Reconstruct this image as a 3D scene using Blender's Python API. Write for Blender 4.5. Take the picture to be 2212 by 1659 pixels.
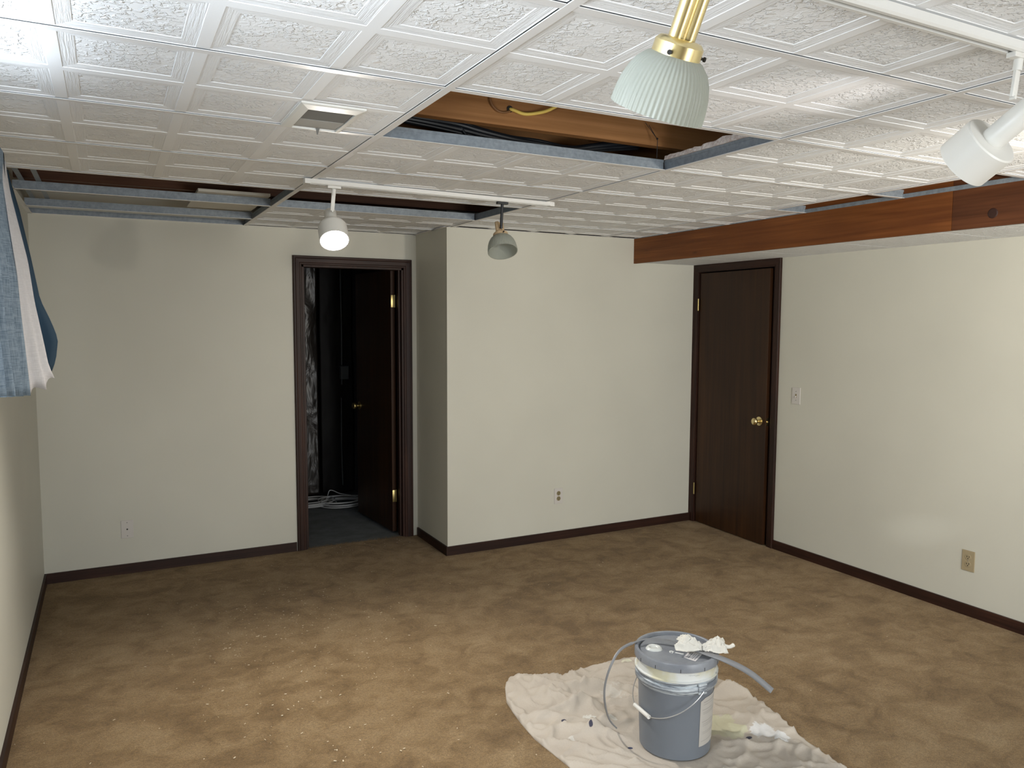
import bpy, bmesh, math, random
from mathutils import Vector, Matrix, noise
random.seed(7)
for o in list(bpy.data.objects): bpy.data.objects.remove(o)
SC = bpy.context.scene
COL = SC.collection
V = Vector

# ------------------------------------------------------------------ camera
cam = bpy.data.cameras.new('camera'); cam_o = bpy.data.objects.new('camera', cam); COL.objects.link(cam_o)
right = V((0.88604858, -0.46357446, 0.0040786)); up = V((0.03451559, 0.07473933, 0.99660559)); fwd = V((0.46230573, 0.88290019, -0.08222322))
mw = Matrix.Identity(4)
for i in range(3):
    mw[i][0] = right[i]; mw[i][1] = up[i]; mw[i][2] = -fwd[i]
mw[0][3], mw[1][3], mw[2][3] = 0.0, 0.0, 1.603
cam_o.matrix_world = mw
cam.sensor_width = 36.0; cam.lens = 1669.0 / 2212.0 * 36.0
cam.clip_start = 0.05; cam.clip_end = 60
SC.camera = cam_o
# ------------------------------------------------------------------ look
SC.view_settings.view_transform = 'Standard'; SC.view_settings.look = 'None'
SC.view_settings.gamma = 1.0; SC.view_settings.use_curve_mapping = False
SC.view_settings.exposure = 0.46
# ------------------------------------------------------------------ world (daylight outside the assumed basement window)
wd = bpy.data.worlds.new('world'); SC.world = wd; wd.use_nodes = True
wd.node_tree.nodes['Background'].inputs[0].default_value = (0.75, 0.87, 1.0, 1)
wd.node_tree.nodes['Background'].inputs[1].default_value = 1.0
def lamp(kind, name, loc, energy, color, aim=None, **kw):
    l = bpy.data.lights.new(name, kind); l.energy = energy; l.color = color
    for k, v in kw.items(): setattr(l, k, v)
    o = bpy.data.objects.new(name, l); COL.objects.link(o); o.location = loc
    if aim is not None:
        o.rotation_euler = (V(aim) - V(loc)).to_track_quat('-Z', 'Y').to_euler()
    return o
CEIL = 2.2155
# daylight coming through the assumed high window in the left wall
lamp('AREA', 'assumed_window_daylight', (-0.62, 1.35, 1.78), 52, (0.84, 0.92, 1.0), aim=(1.7, 2.1, 1.66), shape='RECTANGLE', size=1.5, size_y=0.62)
# assumed lit fixtures outside the frame, plus added uplight, fill area and wall spot
lamp('SPOT', 'assumed_track_light', (2.65, 0.60, 1.88), 94, (1.0, 0.92, 0.79), aim=(3.9, 4.6, 1.2), spot_size=math.radians(104), spot_blend=0.9, shadow_soft_size=0.09)
lamp('SPOT', 'assumed_track_light', (2.00, 0.98, 1.93), 30, (1.0, 0.92, 0.80), aim=(0.5, 5.35, 1.5), spot_size=math.radians(44), spot_blend=1.0, shadow_soft_size=0.045)
lamp('SPOT', 'ceiling_patch_fill', (2.15, 0.90, 1.72), 15, (1.0, 0.93, 0.88), aim=(1.70, 1.62, 2.215), spot_size=math.radians(30), spot_blend=1.0, shadow_soft_size=0.03)  # added spot, only there to brighten a patch of the near ceiling
lamp('AREA', 'room_fill_light', (2.4, -2.5, 1.05), 102, (0.95, 0.98, 1.0), aim=(3.4, 3.0, 1.45), shape='RECTANGLE', size=2.0, size_y=1.7)  # soft fill added behind the camera; the near wall has no opening
lamp('SPOT', 'added_wall_spot', (2.0, -2.5, 1.95), 190, (0.95, 0.98, 1.0), aim=(4.131, 2.797, 0.40), spot_size=math.radians(2.2), spot_blend=1.0, shadow_soft_size=0.03)  # added narrow spot for a bright pool on the right wall; no opening behind

# ================================================================== materials
def mat(name, col, rough=0.6, metal=0.0, spec=0.5, emis=None, estr=0.0):
    m = bpy.data.materials.new(name); m.use_nodes = True
    b = m.node_tree.nodes['Principled BSDF']
    b.inputs['Base Color'].default_value = (*col, 1); b.inputs['Roughness'].default_value = rough
    b.inputs['Metallic'].default_value = metal; b.inputs['Specular IOR Level'].default_value = spec
    if emis: b.inputs['Emission Color'].default_value = (*emis, 1); b.inputs['Emission Strength'].default_value = estr
    return m
class NT:
    def __init__(s, m): s.t = m.node_tree; s.n = s.t.nodes; s.b = s.n['Principled BSDF']; s.tc = s.n.new('ShaderNodeTexCoord')
    def map(s, scale=(1, 1, 1), coord='Object', rot=(0, 0, 0)):
        mp = s.n.new('ShaderNodeMapping'); s.t.links.new(s.tc.outputs[coord], mp.inputs[0])
        mp.inputs['Scale'].default_value = scale; mp.inputs['Rotation'].default_value = rot
        return mp.outputs[0]
    def noise(s, vec, scale, detail=4, rough=0.5, dist=0.0):
        n = s.n.new('ShaderNodeTexNoise'); s.t.links.new(vec, n.inputs['Vector'])
        n.inputs['Scale'].default_value = scale; n.inputs['Detail'].default_value = detail
        n.inputs['Roughness'].default_value = rough; n.inputs['Distortion'].default_value = dist
        return n.outputs['Fac']
    def ramp(s, fac, stops):
        r = s.n.new('ShaderNodeValToRGB'); s.t.links.new(fac, r.inputs[0])
        e = r.color_ramp.elements
        while len(e) < len(stops): e.new(0.5)
        for i, (p, c) in enumerate(stops):
            e[i].position = p; e[i].color = (*c, 1) if len(c) == 3 else c
        return r.outputs[0]
    def mix(s, fac, a, b, mode='MIX'):
        m = s.n.new('ShaderNodeMix'); m.data_type = 'RGBA'; m.blend_type = mode
        for sock, v in ((m.inputs[0], fac), (m.inputs[6], a), (m.inputs[7], b)):
            if hasattr(v, 'links'): s.t.links.new(v, sock)
            elif isinstance(v, (int, float)): sock.default_value = v
            else: sock.default_value = (*v, 1)
        return m.outputs[2]
    def math(s, op, a, b=0.0):
        m = s.n.new('ShaderNodeMath'); m.operation = op
        for sock, v in ((m.inputs[0], a), (m.inputs[1], b)):
            if hasattr(v, 'links'): s.t.links.new(v, sock)
            else: sock.default_value = v
        return m.outputs[0]
    def color(s, out): s.t.links.new(out, s.b.inputs['Base Color'])
    def rough(s, out): s.t.links.new(out, s.b.inputs['Roughness'])
    def bump(s, h, strength=0.3, dist=0.01):
        b = s.n.new('ShaderNodeBump'); s.t.links.new(h, b.inputs['Height'])
        b.inputs['Strength'].default_value = strength; b.inputs['Distance'].default_value = dist
        s.t.links.new(b.outputs[0], s.b.inputs['Normal'])

def paint_mat(name, col, rough=0.55):
    m = mat(name, col, rough, spec=0.35); n = NT(m)
    v = n.map()
    n.color(n.mix(n.ramp(n.noise(v, 1.3, 3), [(0.3, (0, 0, 0)), (0.7, (1, 1, 1))]), [c * 0.96 for c in col], [min(1, c * 1.03) for c in col]))
    n.bump(n.noise(v, 260, 3, 0.6), 0.10, 0.001)
    return m
def wood_mat(name, dark, mid, light, axis=0, scale=1.0, rough=0.35, knots=False):
    """streaky timber, grain along the given axis"""
    m = mat(name, mid, rough, spec=0.3); n = NT(m)
    sc = [22 * scale] * 3; sc[axis] = 1.3 * scale
    v = n.map(tuple(sc)); g = n.noise(v, 1.0, 6, 0.6, 0.6)
    sc2 = [90 * scale] * 3; sc2[axis] = 2.5 * scale
    f = n.noise(n.map(tuple(sc2)), 1.0, 3, 0.5)
    c = n.ramp(g, [(0.30, dark), (0.52, mid), (0.72, light)])
    c = n.mix(0.35, c, n.ramp(f, [(0.35, dark), (0.65, light)]))
    big = n.noise(n.map((1.6, 1.6, 1.6)), 1.0, 2)
    c = n.mix(n.ramp(big, [(0.4, (0, 0, 0)), (0.65, (0.55, 0.55, 0.55))]), c, dark)
    if knots:
        vv = n.n.new('ShaderNodeTexVoronoi'); n.t.links.new(n.map((1.0, 1.5, 5.0)), vv.inputs['Vector']); vv.inputs['Scale'].default_value = 1.5
        kk = n.ramp(vv.outputs['Distance'], [(0.03, (1, 1, 1)), (0.10, (0, 0, 0))])
        c = n.mix(n.math('MULTIPLY', kk, 0.85), c, [x * 0.35 for x in dark])
    n.color(c); n.bump(f, 0.12, 0.002)
    return m

M = {}
M['wall'] = paint_mat('wall_paint', (0.60, 0.592, 0.52), 0.5)
TW = (0.86, 0.88, 0.90)
M['tile'] = mat('tile_band', TW, 0.75, spec=0.2); n = NT(M['tile']); n.bump(n.noise(n.map(), 500, 2), 0.08, 0.001)
def plaster_mat():
    m = mat('tile_plaster_field', TW, 0.75, spec=0.2); n = NT(m); v = n.map()
    patch = n.ramp(n.noise(v, 16, 2, 0.5, 0.6), [(0.36, (0, 0, 0)), (0.52, (1, 1, 1))])
    a = n.ramp(n.noise(v, 66, 3, 0.5, 0.7), [(0.47, (0, 0, 0)), (0.58, (1, 1, 1))])
    n.bump(n.math('MULTIPLY', a, n.math('ADD', n.math('MULTIPLY', patch, 0.85), 0.15)), 0.85, 0.0040)
    return m
M['field'] = plaster_mat()
def grain_mat(name, sc):
    m = mat(name, TW, 0.75, spec=0.2); n = NT(m)
    n.bump(n.ramp(n.noise(n.map(sc), 1.0, 4, 0.6, 0.4), [(0.35, (0, 0, 0)), (0.65, (1, 1, 1))]), 0.75, 0.0016); return m
M['grain_x'] = grain_mat('tile_grain_x', (9, 240, 240)); M['grain_y'] = grain_mat('tile_grain_y', (240, 9, 240))
M['galv'] = mat('galvanised_steel', (0.24, 0.27, 0.30), 0.5, 0.2)
n = NT(M['galv']); n.color(n.ramp(n.noise(n.map(), 45, 5, 0.7), [(0.3, (0.185, 0.215, 0.245)), (0.62, (0.275, 0.315, 0.355))]))
M['flange'] = mat('white_enamel_grid', (0.78, 0.78, 0.78), 0.45)
M['flange_b'] = mat('brown_shadow_gap', (0.05, 0.045, 0.04), 0.9)
def carpet_mat():
    m = mat('tan_carpet', (0.33, 0.24, 0.14), 0.95, spec=0.1); n = NT(m); v = n.map()
    vv = n.map((1.0, 1.15, 1.0), rot=(0, 0, 0.9))
    big = n.noise(vv, 2.3, 4, 0.55, 1.2); med = n.noise(vv, 7.5, 5, 0.62, 0.8)
    c = n.ramp(n.math('ADD', n.math('MULTIPLY', big, 0.45), n.math('MULTIPLY', med, 0.55)),
               [(0.38, (0.200, 0.124, 0.050)), (0.47, (0.272, 0.178, 0.080)), (0.53, (0.320, 0.217, 0.106)), (0.64, (0.385, 0.275, 0.148))])
    f = n.noise(v, 260, 4, 0.8); g = n.noise(v, 90, 3, 0.7)
    c = n.mix(0.5, c, n.mix(1.0, c, n.ramp(g, [(0.35, (0.6, 0.6, 0.58)), (0.65, (1.35, 1.33, 1.3))]), 'MULTIPLY'))
    c = n.mix(0.85, c, n.mix(1.0, c, n.ramp(f, [(0.30, (0.35, 0.33, 0.30)), (0.68, (1.45, 1.4, 1.35))]), 'MULTIPLY'))
    n.color(c)
    n.bump(n.math('ADD', f, n.math('MULTIPLY', g, 1.0)), 0.8, 0.008)
    m.node_tree.nodes['Principled BSDF'].inputs['Sheen Weight'].default_value = 0.15
    return m
M['carpet'] = carpet_mat()
M['concrete'] = mat('grey_concrete', (0.20, 0.22, 0.23), 0.8)
n = NT(M['concrete']); n.color(n.ramp(n.noise(n.map(), 7, 6, 0.65), [(0.3, (0.085, 0.095, 0.10)), (0.7, (0.16, 0.175, 0.185))]))
DK = ((0.012, 0.0045, 0.003), (0.030, 0.011, 0.0065), (0.055, 0.021, 0.012))
M['dwood_z'] = wood_mat('dark_stained_wood_z', *DK, axis=2, scale=1.3, rough=0.5)
M['dwood_x'] = wood_mat('dark_stained_wood_x', *DK, axis=0, scale=1.3, rough=0.5)
M['dwood_y'] = wood_mat('dark_stained_wood_y', *DK, axis=1, scale=1.3, rough=0.5)
M['slab'] = wood_mat('walnut_veneer', (0.018, 0.0065, 0.0022), (0.036, 0.0138, 0.0045), (0.064, 0.026, 0.008), axis=2, scale=0.55, rough=0.44)
M['beam'] = wood_mat('stained_fir_beam', (0.105, 0.030, 0.007), (0.180, 0.058, 0.013), (0.245, 0.088, 0.022), axis=1, scale=0.8, rough=0.55, knots=True)
M['beam_d'] = wood_mat('stained_fir_dark', (0.055, 0.018, 0.007), (0.100, 0.034, 0.012), (0.140, 0.050, 0.019), axis=1, scale=0.8, rough=0.55, knots=False)
M['joist'] = wood_mat('fir_joist', (0.24, 0.105, 0.034), (0.37, 0.175, 0.062), (0.46, 0.225, 0.088), axis=0, scale=0.8, rough=0.6)
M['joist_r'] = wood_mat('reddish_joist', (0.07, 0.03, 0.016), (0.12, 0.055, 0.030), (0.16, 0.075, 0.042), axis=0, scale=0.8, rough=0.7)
M['deck'] = wood_mat('subfloor_ply', (0.10, 0.06, 0.035), (0.16, 0.10, 0.06), (0.2, 0.13, 0.08), axis=0, scale=0.5, rough=0.8)
M['brass'] = mat('polished_brass', (0.80, 0.67, 0.36), 0.27, 1.0)
M['brass_d'] = mat('aged_brass', (0.50, 0.40, 0.17), 0.38, 1.0)
M['cream'] = mat('tarnished_brass_arm', (0.66, 0.50, 0.32), 0.40, 0.55)
M['black'] = mat('black_plastic', (0.012, 0.014, 0.018), 0.45)
M['dark'] = mat('dark_recess', (0.02, 0.018, 0.016), 0.9)
M['white'] = mat('white_enamel', (0.72, 0.715, 0.68), 0.38)
M['whitemetal'] = mat('white_track_enamel', (0.72, 0.72, 0.70), 0.35)
M['plate'] = mat('white_plate_plastic', (0.60, 0.575, 0.545), 0.4)
M['ivory'] = mat('ivory_plate_plastic', (0.36, 0.295, 0.185), 0.42)
M['bronze'] = mat('brown_receptacle', (0.24, 0.20, 0.10), 0.45)
M['bulb'] = mat('lit_bulb', (1, 1, 1), 0.3, emis=(1.0, 0.95, 0.88), estr=28)
def frosted():
    m = mat('frosted_ribbed_glass', (0.52, 0.54, 0.49), 0.28); b = m.node_tree.nodes['Principled BSDF']
    b.inputs['Transmission Weight'].default_value = 0.30; b.inputs['IOR'].default_value = 1.3
    b.inputs['Subsurface Weight'].default_value = 0.0
    return m
M['glass'] = frosted()
def add_trans(m, col, fac):
    t = m.node_tree; out = [x for x in t.nodes if x.type == 'OUTPUT_MATERIAL'][0]; b = t.nodes['Principled BSDF']
    tr = t.nodes.new('ShaderNodeBsdfTranslucent'); tr.inputs[0].default_value = (*col, 1)
    mx = t.nodes.new('ShaderNodeMixShader'); mx.inputs[0].default_value = fac
    t.links.new(b.outputs[0], mx.inputs[1]); t.links.new(tr.outputs[0], mx.inputs[2]); t.links.new(mx.outputs[0], out.inputs[0])
add_trans(M['glass'], (0.50, 0.53, 0.47), 0.35)
def linen(name, a, b, tr):
    m = mat(name, a, 0.9, spec=0.1); n = NT(m)
    f1 = n.noise(n.map((500, 500, 25)), 1.0, 2, 0.6); f2 = n.noise(n.map((25, 25, 500)), 1.0, 2, 0.6)
    w = n.math('ADD', n.math('MULTIPLY', f1, 0.5), n.math('MULTIPLY', f2, 0.5))
    n.color(n.ramp(w, [(0.38, a), (0.62, b)])); n.bump(w, 0.3, 0.002)
    add_trans(m, b, tr); return m
M['linen'] = linen('blue_grey_linen', (0.10, 0.145, 0.19), (0.30, 0.37, 0.44), 0.25)
M['linen_shade'] = mat('unlit_linen_back', (0.022, 0.042, 0.065), 0.95, spec=0.1)  # same blue linen, darkened in colour for the unlit back pleat
M['lining'] = linen('white_curtain_lining', (0.50, 0.49, 0.50), (0.60, 0.59, 0.60), 0.25)
def bucket_mat():
    """grey plastic with smears of white paint around the neck rings"""
    m = mat('grey_bucket_plastic', (0.155, 0.175, 0.205), 0.38); n = NT(m); v = n.map()
    sx = n.n.new('ShaderNodeSeparateXYZ'); n.t.links.new(n.tc.outputs['Object'], sx.inputs[0]); z = sx.outputs[2]
    band = n.math('MULTIPLY', n.math('GREATER_THAN', z, 0.303), n.math('LESS_THAN', z, 0.347))
    patch = n.ramp(n.noise(n.map((7, 7, 30)), 1.0, 5, 0.6), [(0.33, (0, 0, 0)), (0.42, (1, 1, 1))])
    low = n.math('MULTIPLY', n.math('GREATER_THAN', z, 0.252), n.math('LESS_THAN', z, 0.304))
    smear = n.ramp(n.noise(n.map((6, 6, 70)), 1.0, 5, 0.7), [(0.46, (0, 0, 0)), (0.60, (0.85, 0.85, 0.85))])
    yel = n.mix(n.ramp(n.noise(v, 9, 3), [(0.45, (0, 0, 0)), (0.6, (1, 1, 1))]), (0.64, 0.66, 0.65), (0.58, 0.56, 0.42))
    c = n.mix(n.math('MULTIPLY', band, patch), (0.155, 0.175, 0.205), yel)
    c = n.mix(n.math('MULTIPLY', low, smear), c, (0.60, 0.66, 0.70))
    n.color(c); return m
M['bucket'] = bucket_mat()
M['lid'] = mat('grey_lid_plastic', (0.20, 0.22, 0.25), 0.36)
n = NT(M['lid']); n.color(n.ramp(n.noise(n.map(), 12, 5, 0.6), [(0.35, (0.19, 0.205, 0.235)), (0.7, (0.26, 0.28, 0.31))]))
M['paper_label'] = mat('grey_paper_label', (0.45, 0.43, 0.40), 0.7)
M['sticker'] = mat('lid_sticker', (0.74, 0.72, 0.73), 0.5)
M['paintdrip'] = mat('dried_white_paint', (0.78, 0.78, 0.74), 0.45)
M['ink'] = mat('grey_print', (0.22, 0.21, 0.21), 0.7)
M['seal'] = mat('translucent_spout_seal', (0.58, 0.60, 0.58), 0.25)
M['strip'] = mat('grey_plastic_strip', (0.21, 0.215, 0.225), 0.4)
M['wire'] = mat('galvanised_wire', (0.62, 0.62, 0.62), 0.3, 0.8)
M['towel'] = mat('white_paper_towel', (0.70, 0.68, 0.62), 0.9, spec=0.1)
def cloth_mat():
    m = mat('canvas_drop_cloth', (0.40, 0.34, 0.28), 0.95, spec=0.05); n = NT(m); v = n.map()
    c = n.ramp(n.noise(v, 5, 4), [(0.35, (0.46, 0.41, 0.35)), (0.68, (0.54, 0.49, 0.425))])
    w = n.noise(v, 700, 2, 0.6)
    c = n.mix(0.25, c, n.ramp(w, [(0.35, (0.37, 0.32, 0.28)), (0.65, (0.60, 0.54, 0.48))]))
    sx = n.n.new('ShaderNodeSeparateXYZ'); n.t.links.new(n.tc.outputs['Object'], sx.inputs[0])
    def blob(x, y, r, col, wob=0.5, sc=18, fac=1.0):
        nonlocal c
        dx = n.math('SUBTRACT', sx.outputs[0], x); dy = n.math('SUBTRACT', sx.outputs[1], y)
        d = n.math('SQRT', n.math('ADD', n.math('MULTIPLY', dx, dx), n.math('MULTIPLY', dy, dy)))
        d = n.math('DIVIDE', d, r); d = n.math('ADD', d, n.math('MULTIPLY', n.math('SUBTRACT', n.noise(v, sc, 3, 0.6), 0.5), wob * 4))
        k = n.ramp(d, [(0.75, (1, 1, 1)), (0.92, (0, 0, 0))]); c = n.mix(n.math('MULTIPLY', k, fac), c, col)
    blob(2.215, 2.115, 0.060, (0.70, 0.70, 0.70)); blob(2.235, 2.045, 0.050, (0.70, 0.70, 0.70))
    blob(2.10, 2.215, 0.10, (0.53, 0.52, 0.36), fac=0.7); blob(2.02, 2.29, 0.07, (0.53, 0.52, 0.36), fac=0.6); blob(2.15, 2.17, 0.045, (0.58, 0.57, 0.42), fac=0.8)
    blob(1.614, 2.41, 0.009, (0.07, 0.07, 0.10), 0.15); blob(1.561, 2.524, 0.012, (0.07, 0.07, 0.10), 0.15); blob(1.682, 2.247, 0.012, (0.07, 0.08, 0.14), 0.15)
    blob(2.135, 2.10, 0.014, (0.08, 0.08, 0.10), 0.2); blob(1.66, 2.50, 0.028, (0.64, 0.63, 0.59), 0.5, 30); blob(1.74, 2.44, 0.02, (0.64, 0.63, 0.59), 0.5, 30)
    blob(2.10, 2.84, 0.03, (0.64, 0.63, 0.52), 0.3); blob(1.80, 2.00, 0.025, (0.72, 0.71, 0.60), 0.5, 40); blob(1.87, 1.97, 0.02, (0.72, 0.71, 0.60), 0.5, 40)
    blob(1.86, 2.62, 0.05, (0.60, 0.58, 0.54), 0.9, 40, 0.5); blob(1.52, 2.40, 0.02, (0.62, 0.60, 0.56), 0.6, 50)
    n.color(c); n.bump(n.math('ADD', w, n.math('MULTIPLY', n.noise(v, 40, 4, 0.6), 3.0)), 0.35, 0.004)
    return m
M['cloth'] = cloth_mat()
M['kraft'] = mat('dark_foil_faced_insulation', (0.022, 0.018, 0.015), 0.36, spec=0.5)
n = NT(M['kraft']); n.bump(n.noise(n.map((9, 9, 4)), 1.0, 3, 0.5, 0.8), 0.45, 0.04)
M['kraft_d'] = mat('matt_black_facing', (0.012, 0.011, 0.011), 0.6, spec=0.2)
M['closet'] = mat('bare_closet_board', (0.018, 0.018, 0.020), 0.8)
M['closet_grey'] = mat('closet_grey_plastic', (0.10, 0.12, 0.13), 0.45)
M['white_cable'] = mat('white_cable_sheath', (0.40, 0.41, 0.42), 0.5)
M['yellow_cable'] = mat('yellow_cable_sheath', (0.80, 0.58, 0.13), 0.5)
M['board'] = mat('grey_duct_board', (0.30, 0.29, 0.285), 0.75)
M['fibre'] = mat('broken_fibreboard', (0.62, 0.52, 0.46), 0.95)
n = NT(M['fibre']); n.color(n.ramp(n.noise(n.map(), 60, 5, 0.7), [(0.35, (0.60, 0.48, 0.43)), (0.6, (0.86, 0.80, 0.76))])); n.bump(n.noise(n.map(), 120, 4), 0.8, 0.006)
M['vent'] = mat('white_vent_enamel', (0.80, 0.80, 0.76), 0.35)
M['vent_in'] = mat('grey_damper_steel', (0.21, 0.21, 0.20), 0.95, spec=0.05)
M['vent_in2'] = mat('light_damper_steel', (0.46, 0.465, 0.45), 0.95, spec=0.05)
M['debris'] = mat('plaster_crumbs', (0.68, 0.57, 0.41), 0.9)

# ================================================================== mesh helpers
def new_bm(): return bmesh.new()
def obj(name, bm, m, parent=None, smooth=False, mods=None):
    me = bpy.data.meshes.new(name); bm.normal_update(); bm.to_mesh(me); bm.free()
    for mm in (m if isinstance(m, (list, tuple)) else [m]): me.materials.append(mm)
    o = bpy.data.objects.new(name, me); COL.objects.link(o)
    if smooth: me.shade_smooth()
    elif len(me.polygons) < 60000 and any(p.use_smooth for p in me.polygons): me.set_sharp_from_angle(angle=math.radians(40))
    if parent is not None: o.parent = parent
    return o
def thing(name, label, cat, loc=(0, 0, 0), group=None):
    o = bpy.data.objects.new(name, None); COL.objects.link(o); o.location = loc; o.empty_display_size = 0.1
    o['label'] = label; o['category'] = cat
    if group: o['group'] = group
    return o
def tag(o, label, cat, group=None, kind=None):
    o['label'] = label; o['category'] = cat
    if group: o['group'] = group
    if kind: o['kind'] = kind
    return o
def struct(o, label=None, cat=None):
    o['kind'] = 'structure'
    if label: o['label'] = label
    if cat: o['category'] = cat
    return o
def box(bm, x0, x1, y0, y1, z0, z1, mi=0, bev=0.0):
    vs = [bm.verts.new((x, y, z)) for z in (z0, z1) for y in (y0, y1) for x in (x0, x1)]
    fs = []
    for idx in ((0, 2, 3, 1), (4, 5, 7, 6), (0, 1, 5, 4), (2, 6, 7, 3), (0, 4, 6, 2), (1, 3, 7, 5)):
        f = bm.faces.new([vs[i] for i in idx]); f.material_index = mi; fs.append(f)
    if bev > 0:
        es = {e for f in fs for e in f.edges}
        bmesh.ops.bevel(bm, geom=list(es), offset=bev, segments=2, profile=0.5, affect='EDGES')
    return fs
def frame_of(d):
    d = V(d).normalized(); a = V((0, 0, 1)) if abs(d.z) < 0.95 else V((1, 0, 0))
    u = d.cross(a).normalized(); return d, u, d.cross(u).normalized()
def tube(bm, pts, r, seg=10, mi=0, cap=True):
    pts = [V(p) for p in pts]; rs = r if isinstance(r, (list, tuple)) else [r] * len(pts)
    rings = []; u = None
    for i, p in enumerate(pts):
        d = (pts[min(i + 1, len(pts) - 1)] - pts[max(i - 1, 0)]).normalized()
        if u is None: _, u, w = frame_of(d)
        else:
            u = (u - d * u.dot(d)).normalized()
        w = d.cross(u).normalized()
        rings.append([bm.verts.new(p + (u * math.cos(a) + w * math.sin(a)) * rs[i]) for a in [2 * math.pi * k / seg for k in range(seg)]])
    for a, b in zip(rings, rings[1:]):
        for k in range(seg):
            f = bm.faces.new((a[k], a[(k + 1) % seg], b[(k + 1) % seg], b[k])); f.material_index = mi; f.smooth = True
    if cap:
        bm.faces.new(list(reversed(rings[0]))).material_index = mi; bm.faces.new(rings[-1]).material_index = mi
def lathe(bm, prof, seg=48, mat4=None, mi=0, ripple=None, smooth=True):
    """prof: (r, t) pairs; axis +Z unless mat4; ripple(i, ang) -> radius factor"""
    rings = []
    for i, (r, t) in enumerate(prof):
        if r < 1e-6:
            p = V((0, 0, t)); rings.append([bm.verts.new(mat4 @ p if mat4 else p)]); continue
        ring = []
        for k in range(seg):
            a = 2 * math.pi * k / seg; rr = r * (ripple(i, a) if ripple else 1)
            p = V((rr * math.cos(a), rr * math.sin(a), t)); ring.append(bm.verts.new(mat4 @ p if mat4 else p))
        rings.append(ring)
    for a, b in zip(rings, rings[1:]):
        for k in range(seg):
            k2 = (k + 1) % seg
            if len(a) == 1 and len(b) == 1: continue
            if len(a) == 1: f = bm.faces.new((a[0], b[k], b[k2]))
            elif len(b) == 1: f = bm.faces.new((a[k], a[k2], b[0]))
            else: f = bm.faces.new((a[k], a[k2], b[k2], b[k]))
            f.material_index = mi; f.smooth = smooth
def axis_mat(origin, d):
    d, u, w = frame_of(d); m = Matrix.Identity(4)
    for i in range(3): m[i][0] = u[i]; m[i][1] = w[i]; m[i][2] = d[i]; m[i][3] = origin[i]
    return m
def obox(bm, c, ax, ay, az, sx, sy, sz, bev=0.0, mi=0):
    """oriented box: centre, three axes, full sizes"""
    t = new_bm(); box(t, -sx / 2, sx / 2, -sy / 2, sy / 2, -sz / 2, sz / 2, bev=bev)
    m = Matrix.Identity(4)
    for i in range(3): m[i][0] = ax[i]; m[i][1] = ay[i]; m[i][2] = az[i]; m[i][3] = c[i]
    vm = {v: bm.verts.new(m @ v.co) for v in t.verts}
    for f in t.faces: bm.faces.new([vm[v] for v in f.verts]).material_index = mi
    t.free()

# ================================================================== room numbers (metres)
XL, YA, XS, YB, XR, YN = -0.385, 5.35, 2.01, 4.776, 4.131, -2.6
XB, ZB = 3.53, 2.035
R1, T = 0.825, 0.6096; R2, R3 = R1 + 2 * T, R1 + 4 * T
Y0 = 1.95; W = 0.115; TOP = 2.62
yk = lambda k: Y0 + k * T

# ------------------------------------------------------------------ floor
bm = new_bm(); box(bm, XL - 0.1, XR + 0.1, YN - 0.1, YB, -0.03, 0.0)
box(bm, XL - 0.1, XS + 0.02, YB, YA + 0.02, -0.03, 0.0)
struct(obj('floor', bm, M['carpet']), 'mottled tan wall-to-wall carpet', 'floor')
bm = new_bm(); box(bm, 0.6, 2.6, YA + 0.02, 7.3, -0.04, -0.006)
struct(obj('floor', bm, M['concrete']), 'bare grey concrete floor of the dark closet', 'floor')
# ragged carpet edge tufts at the closet threshold
bm = new_bm()
for i in range(420):
    x = random.uniform(1.185, 1.905); y = YA + 0.02 + random.uniform(-0.008, 0.022); a = random.uniform(0, 6.28); s = random.uniform(0.004, 0.012)
    p = V((x, y, 0.0)); q = p + V((math.cos(a) * s, math.sin(a) * s, 0.005)); r = p + V((-math.sin(a) * 0.003, math.cos(a) * 0.003, 0.001))
    bm.faces.new([bm.verts.new(v) for v in (p, q, r)])
tag(obj('carpet_fringe', bm, M['carpet']), 'frayed cut edge of tan carpet along the dark doorway threshold', 'carpet', kind='stuff')

# ------------------------------------------------------------------ walls
DA0, DA1, DAZ = 1.180, 1.915, 1.978       # far doorway opening
bm = new_bm()
box(bm, XL - W, DA0, YA, YA + W, 0, TOP); box(bm, DA1, XS + 0.001, YA, YA + W, 0, TOP); box(bm, DA0, DA1, YA, YA + W, DAZ, TOP)
struct(obj('wall_far_left', bm, M['wall']), 'greige painted far wall around the open dark doorway', 'wall')
bm = new_bm(); box(bm, XS, XS + W, YB + 0.0, YA + W, 0, TOP)
box(bm, XS + W, XR + W, YB, YB + W, 0, TOP)
struct(obj('wall_far_right', bm, M['wall']), 'greige painted wall section that steps forward beside the doorway', 'wall')
WY0, WY1, WZ0, WZ1 = 0.55, 2.15, 1.45, 2.10
bm = new_bm()
box(bm, XL - W, XL, YN, WY0, 0, TOP); box(bm, XL - W, XL, WY1, YA, 0, TOP); box(bm, XL - W, XL, WY0, WY1, 0, WZ0); box(bm, XL - W, XL, WY0, WY1, WZ1, TOP)
struct(obj('wall_left', bm, M['wall']), 'greige painted left wall with the curtain', 'wall')
DR0, DR1, DRZ = 3.952, 4.722, 1.990
bm = new_bm()
box(bm, XR, XR + W, YN, DR0 - 0.018, 0, TOP); box(bm, XR, XR + W, DR1 + 0.018, YB + W, 0, TOP); box(bm, XR, XR + W, DR0 - 0.018, DR1 + 0.018, DRZ + 0.010, TOP)
struct(obj('wall_right', bm, M['wall']), 'greige painted right wall with the closed dark door', 'wall')
bm = new_bm(); box(bm, XL - W, XR + W, YN - W, YN, 0, TOP)
struct(obj('wall_near', bm, M['wall']), 'painted wall behind the camera', 'wall')
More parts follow.
